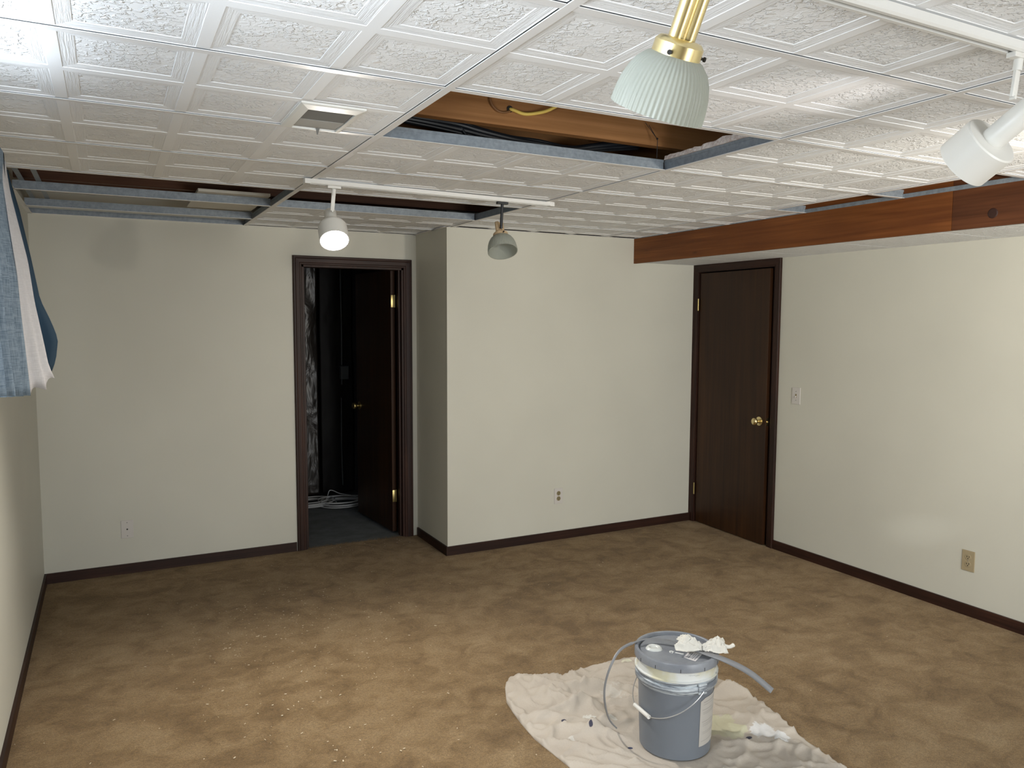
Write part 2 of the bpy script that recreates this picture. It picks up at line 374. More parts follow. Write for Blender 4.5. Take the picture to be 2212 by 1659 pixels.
# closet beyond the far doorway and dark void behind the right door
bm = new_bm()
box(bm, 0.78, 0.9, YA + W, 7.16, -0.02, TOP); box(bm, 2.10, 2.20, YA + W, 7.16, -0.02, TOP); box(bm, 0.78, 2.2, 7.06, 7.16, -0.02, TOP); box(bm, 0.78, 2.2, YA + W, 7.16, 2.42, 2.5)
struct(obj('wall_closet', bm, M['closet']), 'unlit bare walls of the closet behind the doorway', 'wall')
bm = new_bm()
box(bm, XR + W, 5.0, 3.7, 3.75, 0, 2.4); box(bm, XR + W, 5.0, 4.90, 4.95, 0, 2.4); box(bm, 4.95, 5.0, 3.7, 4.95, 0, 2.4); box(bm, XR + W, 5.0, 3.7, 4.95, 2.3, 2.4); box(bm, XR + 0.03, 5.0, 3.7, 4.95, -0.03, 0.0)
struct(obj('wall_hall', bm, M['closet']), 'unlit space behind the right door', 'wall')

# ------------------------------------------------------------------ assumed window in the left wall (out of frame, gives the daylight)
win = struct(thing('window_1', 'assumed high basement window in the left wall behind the curtain', 'window', (XL - W / 2, (WY0 + WY1) / 2, WZ0)))
def child(name, bm, m, root, **k):
    o = obj(name, bm, m, None, **k); o.parent = root; o.matrix_parent_inverse = root.matrix_basis.inverted() if root.parent is None else Matrix.Identity(4)
    return o
bm = new_bm(); x0, x1 = XL - 0.09, XL - 0.05
box(bm, x0, x1, WY0, WY1, WZ0, WZ0 + 0.04); box(bm, x0, x1, WY0, WY1, WZ1 - 0.04, WZ1)
for y in (WY0, (WY0 + WY1) / 2 - 0.02, WY1 - 0.04): box(bm, x0, x1, y, y + 0.04, WZ0 + 0.04, WZ1 - 0.04)
child('window_frame', bm, M['white'], win)

# ------------------------------------------------------------------ baseboards
BH, BT = 0.062, 0.012
def baseboard(name, segs, m, lab):
    bm = new_bm()
    for s in segs:
        x0, x1, y0, y1 = s; box(bm, x0, x1, y0, y1, 0, BH)
    return struct(obj(name, bm, m), lab, 'baseboard')
baseboard('baseboard_far_left', [(XL, 1.118, YA - BT, YA)], M['dwood_x'], 'dark baseboard under the far wall left of the doorway')
baseboard('baseboard_left', [(XL, XL + BT, YN, YA - BT)], M['dwood_y'], 'dark baseboard along the left wall')
baseboard('baseboard_step', [(XS - BT, XS, YB - BT, YA - 0.018)], M['dwood_y'], 'short dark baseboard on the step beside the doorway')
baseboard('baseboard_far_right', [(XS, XR - 0.018, YB - BT, YB)], M['dwood_x'], 'dark baseboard under the forward wall section')
baseboard('baseboard_right', [(XR - BT, XR, YN, 3.905)], M['dwood_y'], 'dark baseboard along the right wall')
baseboard('baseboard_near', [(XL, XR, YN, YN + BT)], M['dwood_x'], 'dark baseboard behind the camera')

# ------------------------------------------------------------------ ceiling tiles
CELL = T / 2
PROF = [(0.015, 0.0, 0), (0.0158, 0.0013, 0), (0.047, 0.0038, 1), (0.0478, 0.0052, 0)]   # inset, height, material kind of the band reached
def tile_panel(bm, x0, x1, y0, y1, ox, hole=None, gap=None):
    """one lay-in panel, coffered in one-foot squares aligned with ox / Y0; z up from CEIL"""
    s = 0.0135
    gp = gap or (s, s, s, s); ax0, ax1, ay0, ay1 = x0 + gp[0], x1 - gp[1], y0 + gp[2], y1 - gp[3]
    if ax1 - ax0 < 0.02 or ay1 - ay0 < 0.02: return
    zb = CEIL + 0.0015
    cx = [ox + i * CELL for i in range(-14, 20)]; cy = [Y0 + j * CELL for j in range(-18, 16)]
    for X in cx:
        if X + CELL <= ax0 + 0.005 or X >= ax1 - 0.005: continue
        for Y in cy:
            if Y + CELL <= ay0 + 0.005 or Y >= ay1 - 0.005: continue
            lx0, lx1, ly0, ly1 = max(X, ax0), min(X + CELL, ax1), max(Y, ay0), min(Y + CELL, ay1)
            if hole and lx0 < hole[1] - 0.01 and lx1 > hole[0] + 0.03 and ly0 < hole[3] - 0.02 and ly1 > hole[2] + 0.02:
                lx0 = hole[1] - 0.004
            rings = [(0.0, 0.0, 0)] + PROF; prev = None
            for ins, dz, mk in rings:
                cl = lambda v, a, b: min(max(v, a), b)
                c = [(cl(X + ins, lx0, lx1), cl(Y + ins, ly0, ly1)), (cl(X + CELL - ins, lx0, lx1), cl(Y + ins, ly0, ly1)),
                     (cl(X + CELL - ins, lx0, lx1), cl(Y + CELL - ins, ly0, ly1)), (cl(X + ins, lx0, lx1), cl(Y + CELL - ins, ly0, ly1))]
                vs = [bm.verts.new((a, b, zb + dz)) for a, b in c]
                if prev:
                    for k in range(4):
                        k2 = (k + 1) % 4
                        a, b, cc, d = prev[k], prev[k2], vs[k2], vs[k]
                        if (a.co - b.co).length < 1e-5 and (cc.co - d.co).length < 1e-5: continue
                        if (a.co - d.co).length < 1e-5 and (b.co - cc.co).length < 1e-5: continue
                        try:
                            f = bm.faces.new((a, d, cc, b)); f.material_index = (0 if mk == 0 else (2 if k in (0, 2) else 3))
                        except ValueError: pass
                prev = vs
            f = bm.faces.new(list(reversed(prev))); f.material_index = 1
    # edges and top of the panel
    z2 = CEIL + 0.016
    q = [(ax0, ay0), (ax1, ay0), (ax1, ay1), (ax0, ay1)]
    lo = [bm.verts.new((a, b, zb)) for a, b in q]; hi = [bm.verts.new((a, b, z2)) for a, b in q]
    for k in range(4): bm.faces.new((lo[k], lo[(k + 1) % 4], hi[(k + 1) % 4], hi[k]))
    if not hole: bm.faces.new(hi)
VENT = (0.508, 0.697, 2.255, 2.553)
bm = new_bm()
def column(x0, x1, yend, skip, ox=R1):
    for k in range(-8, 6):
        y0, y1 = max(yk(k), YN), min(yk(k + 1), yend)
        if y1 - y0 < 0.05 or k in skip: continue
        tile_panel(bm, x0, x1, y0, y1, ox, VENT if (k == 0 and x0 < R1 - 0.5) else None, (0.0135, 0.0, 0.0135, 0.0135) if x1 == XB else None)
column(XL, R1, YA, (3, 4, 5))
column(R1, R2, YB, (0, 3, 4))
g_ = 0.0135
tile_panel(bm, R1, XS, yk(4), yk(5), R1, None, (g_, 0, g_, g_)); tile_panel(bm, XS, R2, yk(4), YB, R1, None, (0, g_, g_, 0)); tile_panel(bm, R1, XS, yk(5), YA, R1, None, (g_, 0, g_, 0))
column(R2, R3, YB, ())
column(R3, XB, YB, (0, 1))
ceiling = struct(obj('ceiling', bm, [M['tile'], M['field'], M['grain_x'], M['grain_y']]), 'dropped ceiling of embossed white panels', 'ceiling')
# grid: main runners along Y, cross tees along X (flange below the panel edge, galvanised web above)
def tee(name, x0, x1, y0, y1, fw=0.024):
    """white flange and galvanised web as one part"""
    bm = new_bm()
    if (x1 - x0) > (y1 - y0):
        yc = (y0 + y1) / 2; box(bm, x0, x1, yc - fw / 2, yc + fw / 2, CEIL - 0.0015, CEIL, 0)
        box(bm, x0, x1, yc - 0.001, yc + 0.001, CEIL, CEIL + 0.032, 1); box(bm, x0, x1, yc - 0.0035, yc + 0.0035, CEIL + 0.030, CEIL + 0.040, 1)
    else:
        xc = (x0 + x1) / 2; box(bm, xc - fw / 2, xc + fw / 2, y0, y1, CEIL - 0.0025, CEIL, 0)
        box(bm, xc - 0.001, xc + 0.001, y0, y1, CEIL, CEIL + 0.032, 1); box(bm, xc - 0.0035, xc + 0.0035, y0, y1, CEIL + 0.030, CEIL + 0.040, 1)
    return obj(name, bm, [M['flange'], M['galv']], ceiling)
for x, ye in ((R1, YA), (R2, YB), (R3, YB)): tee('main_runner', x, x, YN, ye)
for x0, x1, ye in ((XL, R1, YA), (R1, R2, YB), (R2, R3, YB), (R3, XB, YB)):
    for k in range(-7, 6):
        if yk(k) < ye - 0.05: tee('cross_tee', x0 + 0.013, x1 - 0.013 if x1 != XB else x1, yk(k), yk(k))
tee('cross_tee', R1 + 0.013, XS, yk(5), yk(5))
# wall angles
bm = new_bm()
box(bm, XL, XL + 0.022, YN, YA, CEIL - 0.0015, CEIL + 0.0); box(bm, XL, XL + 0.002, YN, YA, CEIL, CEIL + 0.025, 1)
box(bm, XL, XS, YA - 0.012, YA, CEIL - 0.0015, CEIL); box(bm, XL, R1, YA - 0.003, YA, CEIL, CEIL + 0.03, 1)
box(bm, XS - 0.022, XS, YB, YA, CEIL - 0.0015, CEIL); box(bm, XS, XB, YB - 0.018, YB, CEIL - 0.0015, CEIL)
box(bm, XB - 0.005, XB, YN, YB, CEIL - 0.0015, CEIL + 0.019, 1)
obj('wall_angle', bm, [M['flange'], M['galv']], ceiling)
# low soffit panels between the beam and the right wall
bm = new_bm(); ZS = ZB + 0.004
ys = [YN, -1.85, -0.63, 0.59, 1.81, 2.42, 3.03, 3.64, 4.25, YB]
for a, b in zip(ys, ys[1:]):
    tb = new_bm(); tb.free()
    box(bm, XB + 0.022, XR, a + 0.003, b - 0.003, ZS, ZS + 0.016, 0)
box(bm, XB + 0.022, XR, YN, YB, ZS + 0.016, ZS + 0.02, 0)
struct(obj('ceiling_soffit', bm, M['field']), 'low white soffit panels between wooden beam and right wall', 'ceiling')
bm = new_bm(); box(bm, XL - W, XR + W, YN - W, YA + W, TOP, TOP + 0.03)
struct(obj('ceiling_subfloor', bm, M['deck']), 'dark plywood above the dropped ceiling', 'ceiling')

# ------------------------------------------------------------------ beam
beam = thing('wooden_beam', 'orange-stained fir beam running along the ceiling above the right wall', 'beam', (XB, 1.0, ZB))
bm = new_bm(); box(bm, XB, XB + 0.022, 2.302, YB, ZB - 0.004, TOP - 0.05); child('beam_board', bm, M['beam'], beam)
bm = new_bm(); box(bm, XB, XB + 0.022, YN, 2.30, ZB - 0.004, TOP - 0.05); o = child('beam_board', bm, M['beam_d'], beam); o['label'] = 'darker board with a round knot'
bm = new_bm(); lathe(bm, [(0.0, 0.0015), (0.019, 0.0015), (0.023, 0.0)], 24, axis_mat((XB, 2.112, 2.089), (-1, 0, 0))); child('knot', bm, mat('dark_knot', (0.03, 0.010, 0.006), 0.5), beam)

# ------------------------------------------------------------------ plenum: joists, cables, duct board
JG = 'floor joists above the missing ceiling panels'
def joist(y, z, x0, x1, label, d=0.235, t=0.040, m='joist'):
    bm = new_bm(); box(bm, x0, x1, y, y + t, z, min(z + d, TOP), bev=0.0)
    tag(obj('floor_joist', bm, M[m]), label, 'joist', JG)
joist(2.56, CEIL + 0.092, XL, XB - 0.02, 'orange-brown joist across the large rectangular ceiling opening')
joist(2.966, CEIL + 0.092, XL, XB - 0.02, 'shadowed joist behind the black cables in the large ceiling opening')
joist(2.154, CEIL + 0.092, R2 + 0.1, XB - 0.02, 'joist end seen through the slot beside the beam, nearest the camera')
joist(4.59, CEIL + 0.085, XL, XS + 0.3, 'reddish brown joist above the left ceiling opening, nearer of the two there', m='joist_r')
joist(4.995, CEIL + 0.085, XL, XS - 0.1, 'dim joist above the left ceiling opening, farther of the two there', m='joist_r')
bm = new_bm(); box(bm, R3 + 0.10, R3 + 0.13, 1.5, 3.3, CEIL + 0.05, TOP - 0.02)
tag(obj('blocking_board', bm, M['beam_d']), 'reddish brown board seen through the slot beside the beam', 'board')
bm = new_bm(); box(bm, 1.93, 2.03, 2.62, 3.0, CEIL + 0.185, CEIL + 0.27)
tag(obj('blocking_board', bm, M['joist']), 'short brown block between joists at the right end of the large opening', 'board')
def wob(pts, amp, n=8):
    out = []
    for a, b in zip(pts, pts[1:]):
        for i in range(n):
            p = V(a).lerp(V(b), i / n); q = p + V((0, noise.noise(p * 6) * amp, noise.noise(p * 6 + V((9, 3, 1))) * amp)); out.append(q)
    return out + [V(pts[-1])]
def smooth_path(pts, n=6):
    pts = [V(p) for p in pts]; out = []
    for i in range(len(pts) - 1):
        p0, p1, p2, p3 = pts[max(i - 1, 0)], pts[i], pts[i + 1], pts[min(i + 2, len(pts) - 1)]
        for k in range(n):
            t = k / n
            out.append(0.5 * ((2 * p1) + (p2 - p0) * t + (2 * p0 - 5 * p1 + 4 * p2 - p3) * t * t + (3 * p1 - p0 - 3 * p2 + p3) * t ** 3))
    return out + [pts[-1]]
bun = thing('cable_bundle', 'thick sagging bundle of black cables above the large ceiling opening', 'cables', (1.4, 2.75, CEIL + 0.1))
for i in range(7):
    a = i * 0.9; dy, dz = 0.013 * math.cos(a), 0.012 * math.sin(a); s = 0.0085 if i < 5 else 0.006
    P = [(0.60, 2.76, 2.352), (0.90, 2.76, 2.346), (1.06, 2.76, 2.338), (1.20, 2.76, 2.334), (1.30, 2.76, 2.330 - 0.003 * i), (1.43, 2.76, 2.312 - 0.002 * i), (1.56, 2.76, 2.300), (1.70, 2.76, 2.296), (1.82, 2.76, 2.318), (2.05, 2.76, 2.36)]
    P = [(x, y + dy * (1 + 0.5 * (k % 3)), z + dz * (1 + 0.6 * ((k + 1) % 3 == 1))) for k, (x, y, z) in enumerate(P)]
    bm = new_bm(); tube(bm, smooth_path(P), s, 8); child('cable', bm, M['black'], bun)
bm = new_bm(); tube(bm, smooth_path([(1.215, 2.745, 2.330), (1.235, 2.742, 2.305), (1.252, 2.74, 2.293), (1.29, 2.742, 2.305), (1.34, 2.75, 2.325)]), 0.005, 8); child('cable_tie', bm, M['black'], bun)
bm = new_bm(); tube(bm, smooth_path([(1.262, 2.70, 2.292), (1.33, 2.70, 2.284), (1.42, 2.70, 2.276), (1.55, 2.69, 2.262)]), 0.0022, 6)
tag(obj('thin_cable', bm, M['black']), 'thin loose wire hanging under the black cable bundle', 'wire')
bm = new_bm(); tube(bm, smooth_path([(1.328, 2.60, 2.372), (1.330, 2.555, 2.367), (1.375, 2.54, 2.353), (1.43, 2.535, 2.362), (1.48, 2.53, 2.380), (1.56, 2.52, 2.43)]), 0.0062, 10)
tag(obj('yellow_cable', bm, M['yellow_cable']), 'yellow electrical cable passing through a hole in the joist', 'cable')
bm = new_bm(); tube(bm, smooth_path([(1.325, 2.556, 2.360), (1.30, 2.553, 2.352), (1.272, 2.552, 2.355), (1.247, 2.552, 2.379), (1.24, 2.552, 2.42)]), 0.0045, 8)
tag(obj('brown_cable', bm, mat('brown_cable_sheath', (0.20, 0.09, 0.03), 0.6)), 'thin brown cable loop on the joist left of the yellow cable', 'cable')
bm = new_bm(); lathe(bm, [(0.0, 0.002), (0.012, 0.002), (0.012, -0.002)], 16, axis_mat((1.326, 2.5585, 2.368), (0, -1, 0)))
tag(obj('joist_hole', bm, M['dark']), 'dark drilled hole in joist around the yellow cable', 'hole')
bm = new_bm(); tube(bm, [(1.945, 2.545, CEIL + 0.165), (1.964, 2.515, CEIL + 0.105), (1.965, 2.515, CEIL + 0.10), (1.967, 2.52, CEIL + 0.035)], 0.0013, 6); tube(bm, [(1.930, 2.55, CEIL + 0.175), (1.964, 2.515, CEIL + 0.107)], 0.0011, 6)
lathe(bm, [(0.0, -0.006), (0.005, 0.0), (0.0, 0.006)], 8, axis_mat((1.964, 2.515, CEIL + 0.108), (0, 0, 1)))
tag(obj('hanger_wire', bm, M['black']), 'twisted hanger wire hanging from joist at the right of the opening', 'wire')
bm = new_bm(); box(bm, 0.44, 0.80, 4.32, 4.96, CEIL + 0.042, CEIL + 0.056)
tag(obj('loose_ceiling_panel', bm, mat('cream_panel_back', (0.62, 0.60, 0.54), 0.8)), 'loose cream ceiling panel lying on the tees at the right of the left opening', 'panel')
for x, lab in ((-0.345, 'spare steel channel nearest the left wall, lying across the tees'), (-0.275, 'spare steel channel lying across the tees, right of its twin')):
    bm = new_bm(); box(bm, x, x + 0.022, 3.85, 5.30, CEIL + 0.041, CEIL + 0.044); box(bm, x, x + 0.002, 3.85, 5.30, CEIL + 0.044, CEIL + 0.064)
    tag(obj('steel_channel', bm, M['galv']), lab, 'channel', 'spare steel channels in the left opening')
# tile fragment on the right end of the big opening
bm = new_bm(); rnd = random.Random(3); prev = None; N = 34
for i in range(N + 1):
    y = 1.985 + (2.548 - 1.985) * i / N
    top = CEIL + 0.056 + (0.010 if i < 20 else 0.0) * rnd.random() + 0.004 * rnd.random(); lowz = CEIL + 0.034 - 0.002 * rnd.random(); xa = R2 - 0.016 - rnd.random() * 0.006
    cur = [bm.verts.new(p) for p in ((xa, y, lowz + 0.004), (xa + 0.004, y, top - 0.004), (R2 + 0.006, y, top), (R2 + 0.006, y, lowz + 0.008))]
    if prev:
        for k in range(4): bm.faces.new((prev[k], prev[(k + 1) % 4], cur[(k + 1) % 4], cur[k]))
    else: bm.faces.new(list(reversed(cur)))
    prev = cur
bm.faces.new(prev)
tag(obj('tile_fragment', bm, M['fibre']), 'ragged pinkish broken edge of a ceiling tile resting on the right tee', 'tile fragment')

# ------------------------------------------------------------------ air vent
vent = thing('ceiling_vent', 'white square air register in the ceiling left of the large opening', 'vent', (0.60, 2.40, CEIL))
vx0, vx1, vy0, vy1 = VENT; ix0, ix1, iy0, iy1 = 0.537, 0.676, 2.297, 2.531; zt, zl, zi = CEIL + 0.012, CEIL - 0.006, CEIL - 0.0095
bm = new_bm()
def ringq(bm, A, za, B, zb_):
    a = [bm.verts.new((x, y, za)) for x, y in ((A[0], A[2]), (A[1], A[2]), (A[1], A[3]), (A[0], A[3]))]
    b = [bm.verts.new((x, y, zb_)) for x, y in ((B[0], B[2]), (B[1], B[2]), (B[1], B[3]), (B[0], B[3]))]
    for k in range(4): bm.faces.new((a[k], a[(k + 1) % 4], b[(k + 1) % 4], b[k]))
ringq(bm, VENT, zt, VENT, CEIL - 0.003); ringq(bm, VENT, CEIL - 0.003, (vx0 + 0.006, vx1 - 0.006, vy0 + 0.006, vy1 - 0.006), zl)
ringq(bm, (vx0 + 0.006, vx1 - 0.006, vy0 + 0.006, vy1 - 0.006), zl, (ix0, ix1, iy0, iy1), zi); ringq(bm, (ix0, ix1, iy0, iy1), zi, (ix0 + 0.002, ix1 - 0.002, iy0 + 0.002, iy1 - 0.002), CEIL + 0.03)
child('frame', bm, M['vent'], vent)
bm = new_bm(); ym = (iy0 + iy1) / 2
for j in range(10):
    pass
def blade(y0, y1, z0, z1):
    bm = new_bm(); pr = None
    for i in range(9):
        t = i / 8; x = ix0 + 0.003 + (ix1 - ix0 - 0.006) * t; b = 0.004 * math.sin(math.pi * t)
        c = [bm.verts.new(p) for p in ((x, y0 + b * 0.6, z0), (x, y1, z1), (x, y1, z1 + 0.001), (x, y0 + b * 0.6, z0 + 0.001))]
        if pr:
            for k in range(4): bm.faces.new((pr[k], pr[(k + 1) % 4], c[(k + 1) % 4], c[k]))
        pr = c
    return bm
child('damper', blade(iy0 + 0.003, ym, CEIL - 0.0045, CEIL - 0.0075), M['vent_in2'] if False else M['vent_in'], vent)
child('damper', blade(ym, iy1 - 0.003, CEIL - 0.0080, CEIL - 0.0040), M['vent_in2'], vent)
bm = new_bm(); xm = (ix0 + ix1) / 2 + 0.012
box(bm, xm - 0.004, xm + 0.004, iy1 - 0.012, iy1 - 0.009, CEIL - 0.004, CEIL + 0.003)
vs = [bm.verts.new(p) for p in ((xm - 0.006, iy1 - 0.011, CEIL - 0.003), (xm + 0.006, iy1 - 0.011, CEIL - 0.003), (xm + 0.003, iy1 + 0.006, CEIL - 0.022), (xm - 0.0005, iy1 + 0.006, CEIL - 0.022),
                                (xm - 0.006, iy1 - 0.008, CEIL - 0.003), (xm + 0.006, iy1 - 0.008, CEIL - 0.003), (xm + 0.003, iy1 + 0.008, CEIL - 0.021), (xm - 0.0005, iy1 + 0.008, CEIL - 0.021))]
for idx in ((0, 1, 2, 3), (4, 7, 6, 5), (0, 4, 5, 1), (1, 5, 6, 2), (2, 6, 7, 3), (3, 7, 4, 0)): bm.faces.new([vs[i] for i in idx])
child('lever', bm, M['vent_in'], vent)

# ------------------------------------------------------------------ doors
def casing_profile_bar(bm, p0, p1, width_dir, out_dir, w=0.057, th=0.016):
    """colonial casing bar between p0 and p1 (inner edge line), profile grows along width_dir, stands out along out_dir"""
    prof = [(0, 0), (0, 0.009), (0.004, 0.011), (0.012, 0.011), (0.016, 0.014), (0.040, 0.016), (0.046, 0.019), (w - 0.004, 0.019), (w, 0.015), (w, 0)]
    wd_, od = V(width_dir), V(out_dir)
    a = [bm.verts.new(V(p0) + wd_ * u + od * v) for u, v in prof]; b = [bm.verts.new(V(p1) + wd_ * u + od * v) for u, v in prof]
    for k in range(len(prof) - 1): bm.faces.new((a[k], a[k + 1], b[k + 1], b[k]))
    bm.faces.new(a); bm.faces.new(list(reversed(b)))
def casing(root, inner, side, m_v, m_h):
    """side: fn(u, v, out)->point, inner=(u0,u1,top)"""
    u0, u1, tp = inner; w = 0.060
    O = side(0, 0, 0); U = side(1, 0, 0) - O; Z = V((0, 0, 1)); N = side(0, 0, 1) - O
    prof = [(0, 0), (0, 0.009), (0.004, 0.011), (0.012, 0.011), (0.016, 0.014), (0.040, 0.016), (0.046, 0.019), (w - 0.004, 0.019), (w, 0.015), (w, 0)]
    for nm, pts, m in (('casing_side', [(u0, 0.0, -1, 0), (u0, tp, -1, 1)], m_v), ('casing_side', [(u1, 0.0, 1, 0), (u1, tp, 1, 1)], m_v), ('casing_head', [(u0, tp, -1, 1), (u1, tp, 1, 1)], m_h)):
        bm = new_bm(); rings = []
        for (u, z, du, dz) in pts:
            rings.append([bm.verts.new(O + U * (u + du * a) + Z * (z + dz * a) + N * b) for a, b in prof])
        a, b = rings
        for k in range(len(prof) - 1): bm.faces.new((a[k], a[k + 1], b[k + 1], b[k]))
        bm.faces.new(a); bm.faces.new(list(reversed(b))); bmesh.ops.recalc_face_normals(bm, faces=bm.faces)
        child(nm, bm, m, root)
def knob(root, c, d, nm='knob', m=None):
    prof = [(0.0, 0.0), (0.032, 0.0), (0.032, 0.004), (0.020, 0.008), (0.011, 0.012), (0.011, 0.026), (0.018, 0.031), (0.0265, 0.040), (0.0275, 0.048), (0.024, 0.056), (0.014, 0.0615), (0.0, 0.063)]
    bm = new_bm(); lathe(bm, prof, 28, axis_mat(c, d)); return child(nm, bm, m or M['brass'], root)
# far doorway: open into the closet
d1 = struct(thing('door_1', 'dark wood door standing open into the unlit closet', 'door', (1.55, YA, 0)))
casing(d1, (DA0 + 0.004, DA1 - 0.004, DAZ - 0.004), lambda u, v, o: V((u, YA - o, 0)), M['dwood_z'], M['dwood_x'])
bm = new_bm(); box(bm, DA0, DA0 + 0.018, YA + 0.001, YA + W, 0, DAZ); box(bm, DA1 - 0.018, DA1, YA + 0.001, YA + W, 0, DAZ); box(bm, DA0, DA1, YA + 0.001, YA + W, DAZ - 0.018, DAZ)
box(bm, DA0 + 0.018, DA0 + 0.030, YA + 0.035, YA + 0.07, 0, DAZ - 0.018); box(bm, DA1 - 0.030, DA1 - 0.018, YA + 0.035, YA + 0.07, 0, DAZ - 0.018)
child('jamb', bm, M['dwood_z'], d1)
hx, hy = 1.893, YA + 0.128; ang = math.radians(94.5); dv = V((math.cos(ang), math.sin(ang), 0)); nv = V((-dv.y, dv.x, 0))   # slab direction, face normal toward -x
bm = new_bm(); c = V((hx, hy, 0)) + dv * 0.36 + nv * 0.0175 + V((0, 0, 0.99)); obox(bm, c, dv, nv, V((0, 0, 1)), 0.715, 0.035, 1.955, bev=0.001)
slab1 = child('door_slab', bm, M['slab'], d1)
def hinge(root, z, p, a, b):
    bm = new_bm(); obox(bm, V(p) + V((0, 0, z)) + V(a) * 0.016, V(a), V(b), V((0, 0, 1)), 0.034, 0.003, 0.09, bev=0.0008)
    tube(bm, [V(p) + V((0, 0, z - 0.046)), V(p) + V((0, 0, z + 0.046))], 0.0055, 10)
    child('hinge', bm, M['brass_d'], root)
for z in (1.739, 0.284): 
    bm = new_bm(); p = V((hx - 0.006, hy - 0.004, z)); obox(bm, p + V((-0.014, -0.003, 0)), V((1, 0, 0)), V((0, 1, 0)), V((0, 0, 1)), 0.032, 0.003, 0.09, bev=0.0008); tube(bm, [p - V((0, 0, 0.046)), p + V((0, 0, 0.046))], 0.0055, 10)
    child('hinge', bm, M['brass_d'], d1)
knob(d1, V((hx, hy, 0.905)) + dv * 0.655 + nv * 0.035, nv, m=M['brass_d']); 
# right door: slightly ajar
d2 = struct(thing('door_2', 'closed dark wood door in the right wall beside the corner', 'door', (XR, 4.34, 0)))
casing(d2, (DR0 - 0.003, DR1 + 0.003, 1.982), lambda u, v, o: V((XR - o, u, 0)), M['dwood_z'], M['dwood_y'])
bm = new_bm(); box(bm, XR + 0.001, XR + W, DR0 - 0.018, DR0, 0, DRZ); box(bm, XR + 0.001, XR + W, DR1, DR1 + 0.018, 0, DRZ); box(bm, XR + 0.001, XR + W, DR0 - 0.018, DR1 + 0.018, DRZ - 0.008, DRZ + 0.010)
box(bm, XR + 0.06, XR + 0.09, DR0, DR0 + 0.012, 0, DRZ - 0.01)
child('jamb', bm, M['dwood_z'], d2)
ang = math.radians(2.0); dv = V((-math.sin(ang), -math.cos(ang), 0)); nv = V((-math.cos(ang), math.sin(ang), 0)); H = V((XR + 0.001, 4.714, 0))
bm = new_bm(); L = 0.742; c = H + dv * L / 2 - nv * 0.0175 + V((0, 0, 0.9895)); obox(bm, c, dv, nv, V((0, 0, 1)), L, 0.035, 1.965, bev=0.001)
child('door_slab', bm, M['slab'], d2)
for z in (1.73, 0.27):
    bm = new_bm(); tube(bm, [(XR - 0.012, 4.7215, z - 0.046), (XR - 0.012, 4.7215, z + 0.046)], 0.0055, 10); child('hinge', bm, M['brass_d'], d2)
kp = H + dv * (L - 0.062); knob(d2, kp + V((0, 0, 0.892)), nv)
bm = new_bm(); ep = H + dv * (L + 0.0005) - nv * 0.0175 + V((0, 0, 0.892)); obox(bm, ep, dv, nv, V((0, 0, 1)), 0.002, 0.025, 0.057); lathe(bm, [(0.008, 0.0), (0.008, 0.008), (0.0, 0.011)], 12, axis_mat(ep, dv)); child('latch', bm, M['brass'], d2)

# ------------------------------------------------------------------ closet contents
def crumple(name, x0, x1, z0, z1, y, m, label, cat, seed, amp=0.035):
    bm = new_bm(); nx, nz = 26, 90; g = {}
    for i in range(nx + 1):
        for j in range(nz + 1):
            x = x0 + (x1 - x0) * i / nx; z = z0 + (z1 - z0) * j / nz
            q = V((x * 4 + seed, z * 1.6, seed)); d = noise.noise(q) + 0.5 * noise.noise(q * 2.3) + 0.25 * abs(noise.noise(q * 6))
            d += 0.5 * math.exp(-((z - 1.62) / 0.03) ** 2) * noise.noise(V((x * 12, 0, seed))) * 2
            g[i, j] = bm.verts.new((x, y - 0.03 - amp * (0.6 + d), z))
    for i in range(nx):
        for j in range(nz): bm.faces.new((g[i, j], g[i + 1, j], g[i + 1, j + 1], g[i, j + 1]))
    o = obj(name, bm, m, smooth=True); md = o.modifiers.new('thick', 'SOLIDIFY'); md.thickness = 0.02; md.offset = 1
    tag(o, label, cat); return o
crumple('insulation_batt', 1.36, 1.66, 0.02, 2.30, 7.0, M['kraft'], 'crumpled shiny dark insulation facing at the left inside the doorway', 'insulation', 1.3)
crumple('insulation_batt', 1.69, 1.98, 0.02, 2.30, 7.0, M['kraft_d'], 'smoother dark insulation facing right of the crumpled one in the closet', 'insulation', 8.1, 0.02)
bm = new_bm(); tube(bm, [(1.86, 6.86, 1.02), (1.865, 6.86, 1.5), (1.86, 6.87, 2.3)], 0.006, 8); tube(bm, [(1.855, 6.86, 0.9), (1.85, 6.86, 0.45), (1.86, 6.87, 0.1)], 0.005, 8)
tag(obj('conduit_pipe', bm, M['closet_grey']), 'thin vertical grey cable run on the closet back wall', 'pipe')
bm = new_bm(); box(bm, 1.84, 1.91, 6.80, 6.86, 1.07, 1.19, bev=0.005)
tag(obj('junction_box', bm, M['closet_grey']), 'small grey junction box on the closet back wall', 'box')
coil = thing('cable_coil', 'loose coils of white cable on the closet floor', 'cable', (1.70, 6.55, 0)); rnd = random.Random(5)
def coil_path(cx, cy, rx, ry, turns, z0, jit):
    P = []
    for i in range(int(turns * 28)):
        a = i / 28 * 2 * math.pi; w = 1 + jit * noise.noise(V((i * 0.05, cx, z0 * 9)))
        P.append((cx + rx * w * math.cos(a) + 0.02 * noise.noise(V((i * .03, 1, 2))), cy + ry * w * math.sin(a), z0 + 0.004 + 0.011 * (i / 28) + 0.006 * noise.noise(V((i * 0.1, 4, cx)))))
    return P
bm = new_bm(); tube(bm, coil_path(1.75, 6.50, 0.20, 0.17, 5, 0.006, 0.35), 0.0045, 8); child('coil_loop', bm, M['white_cable'], coil)
bm = new_bm(); tube(bm, coil_path(1.50, 6.58, 0.19, 0.15, 4, 0.012, 0.3), 0.0045, 8); child('coil_loop', bm, M['white_cable'], coil)
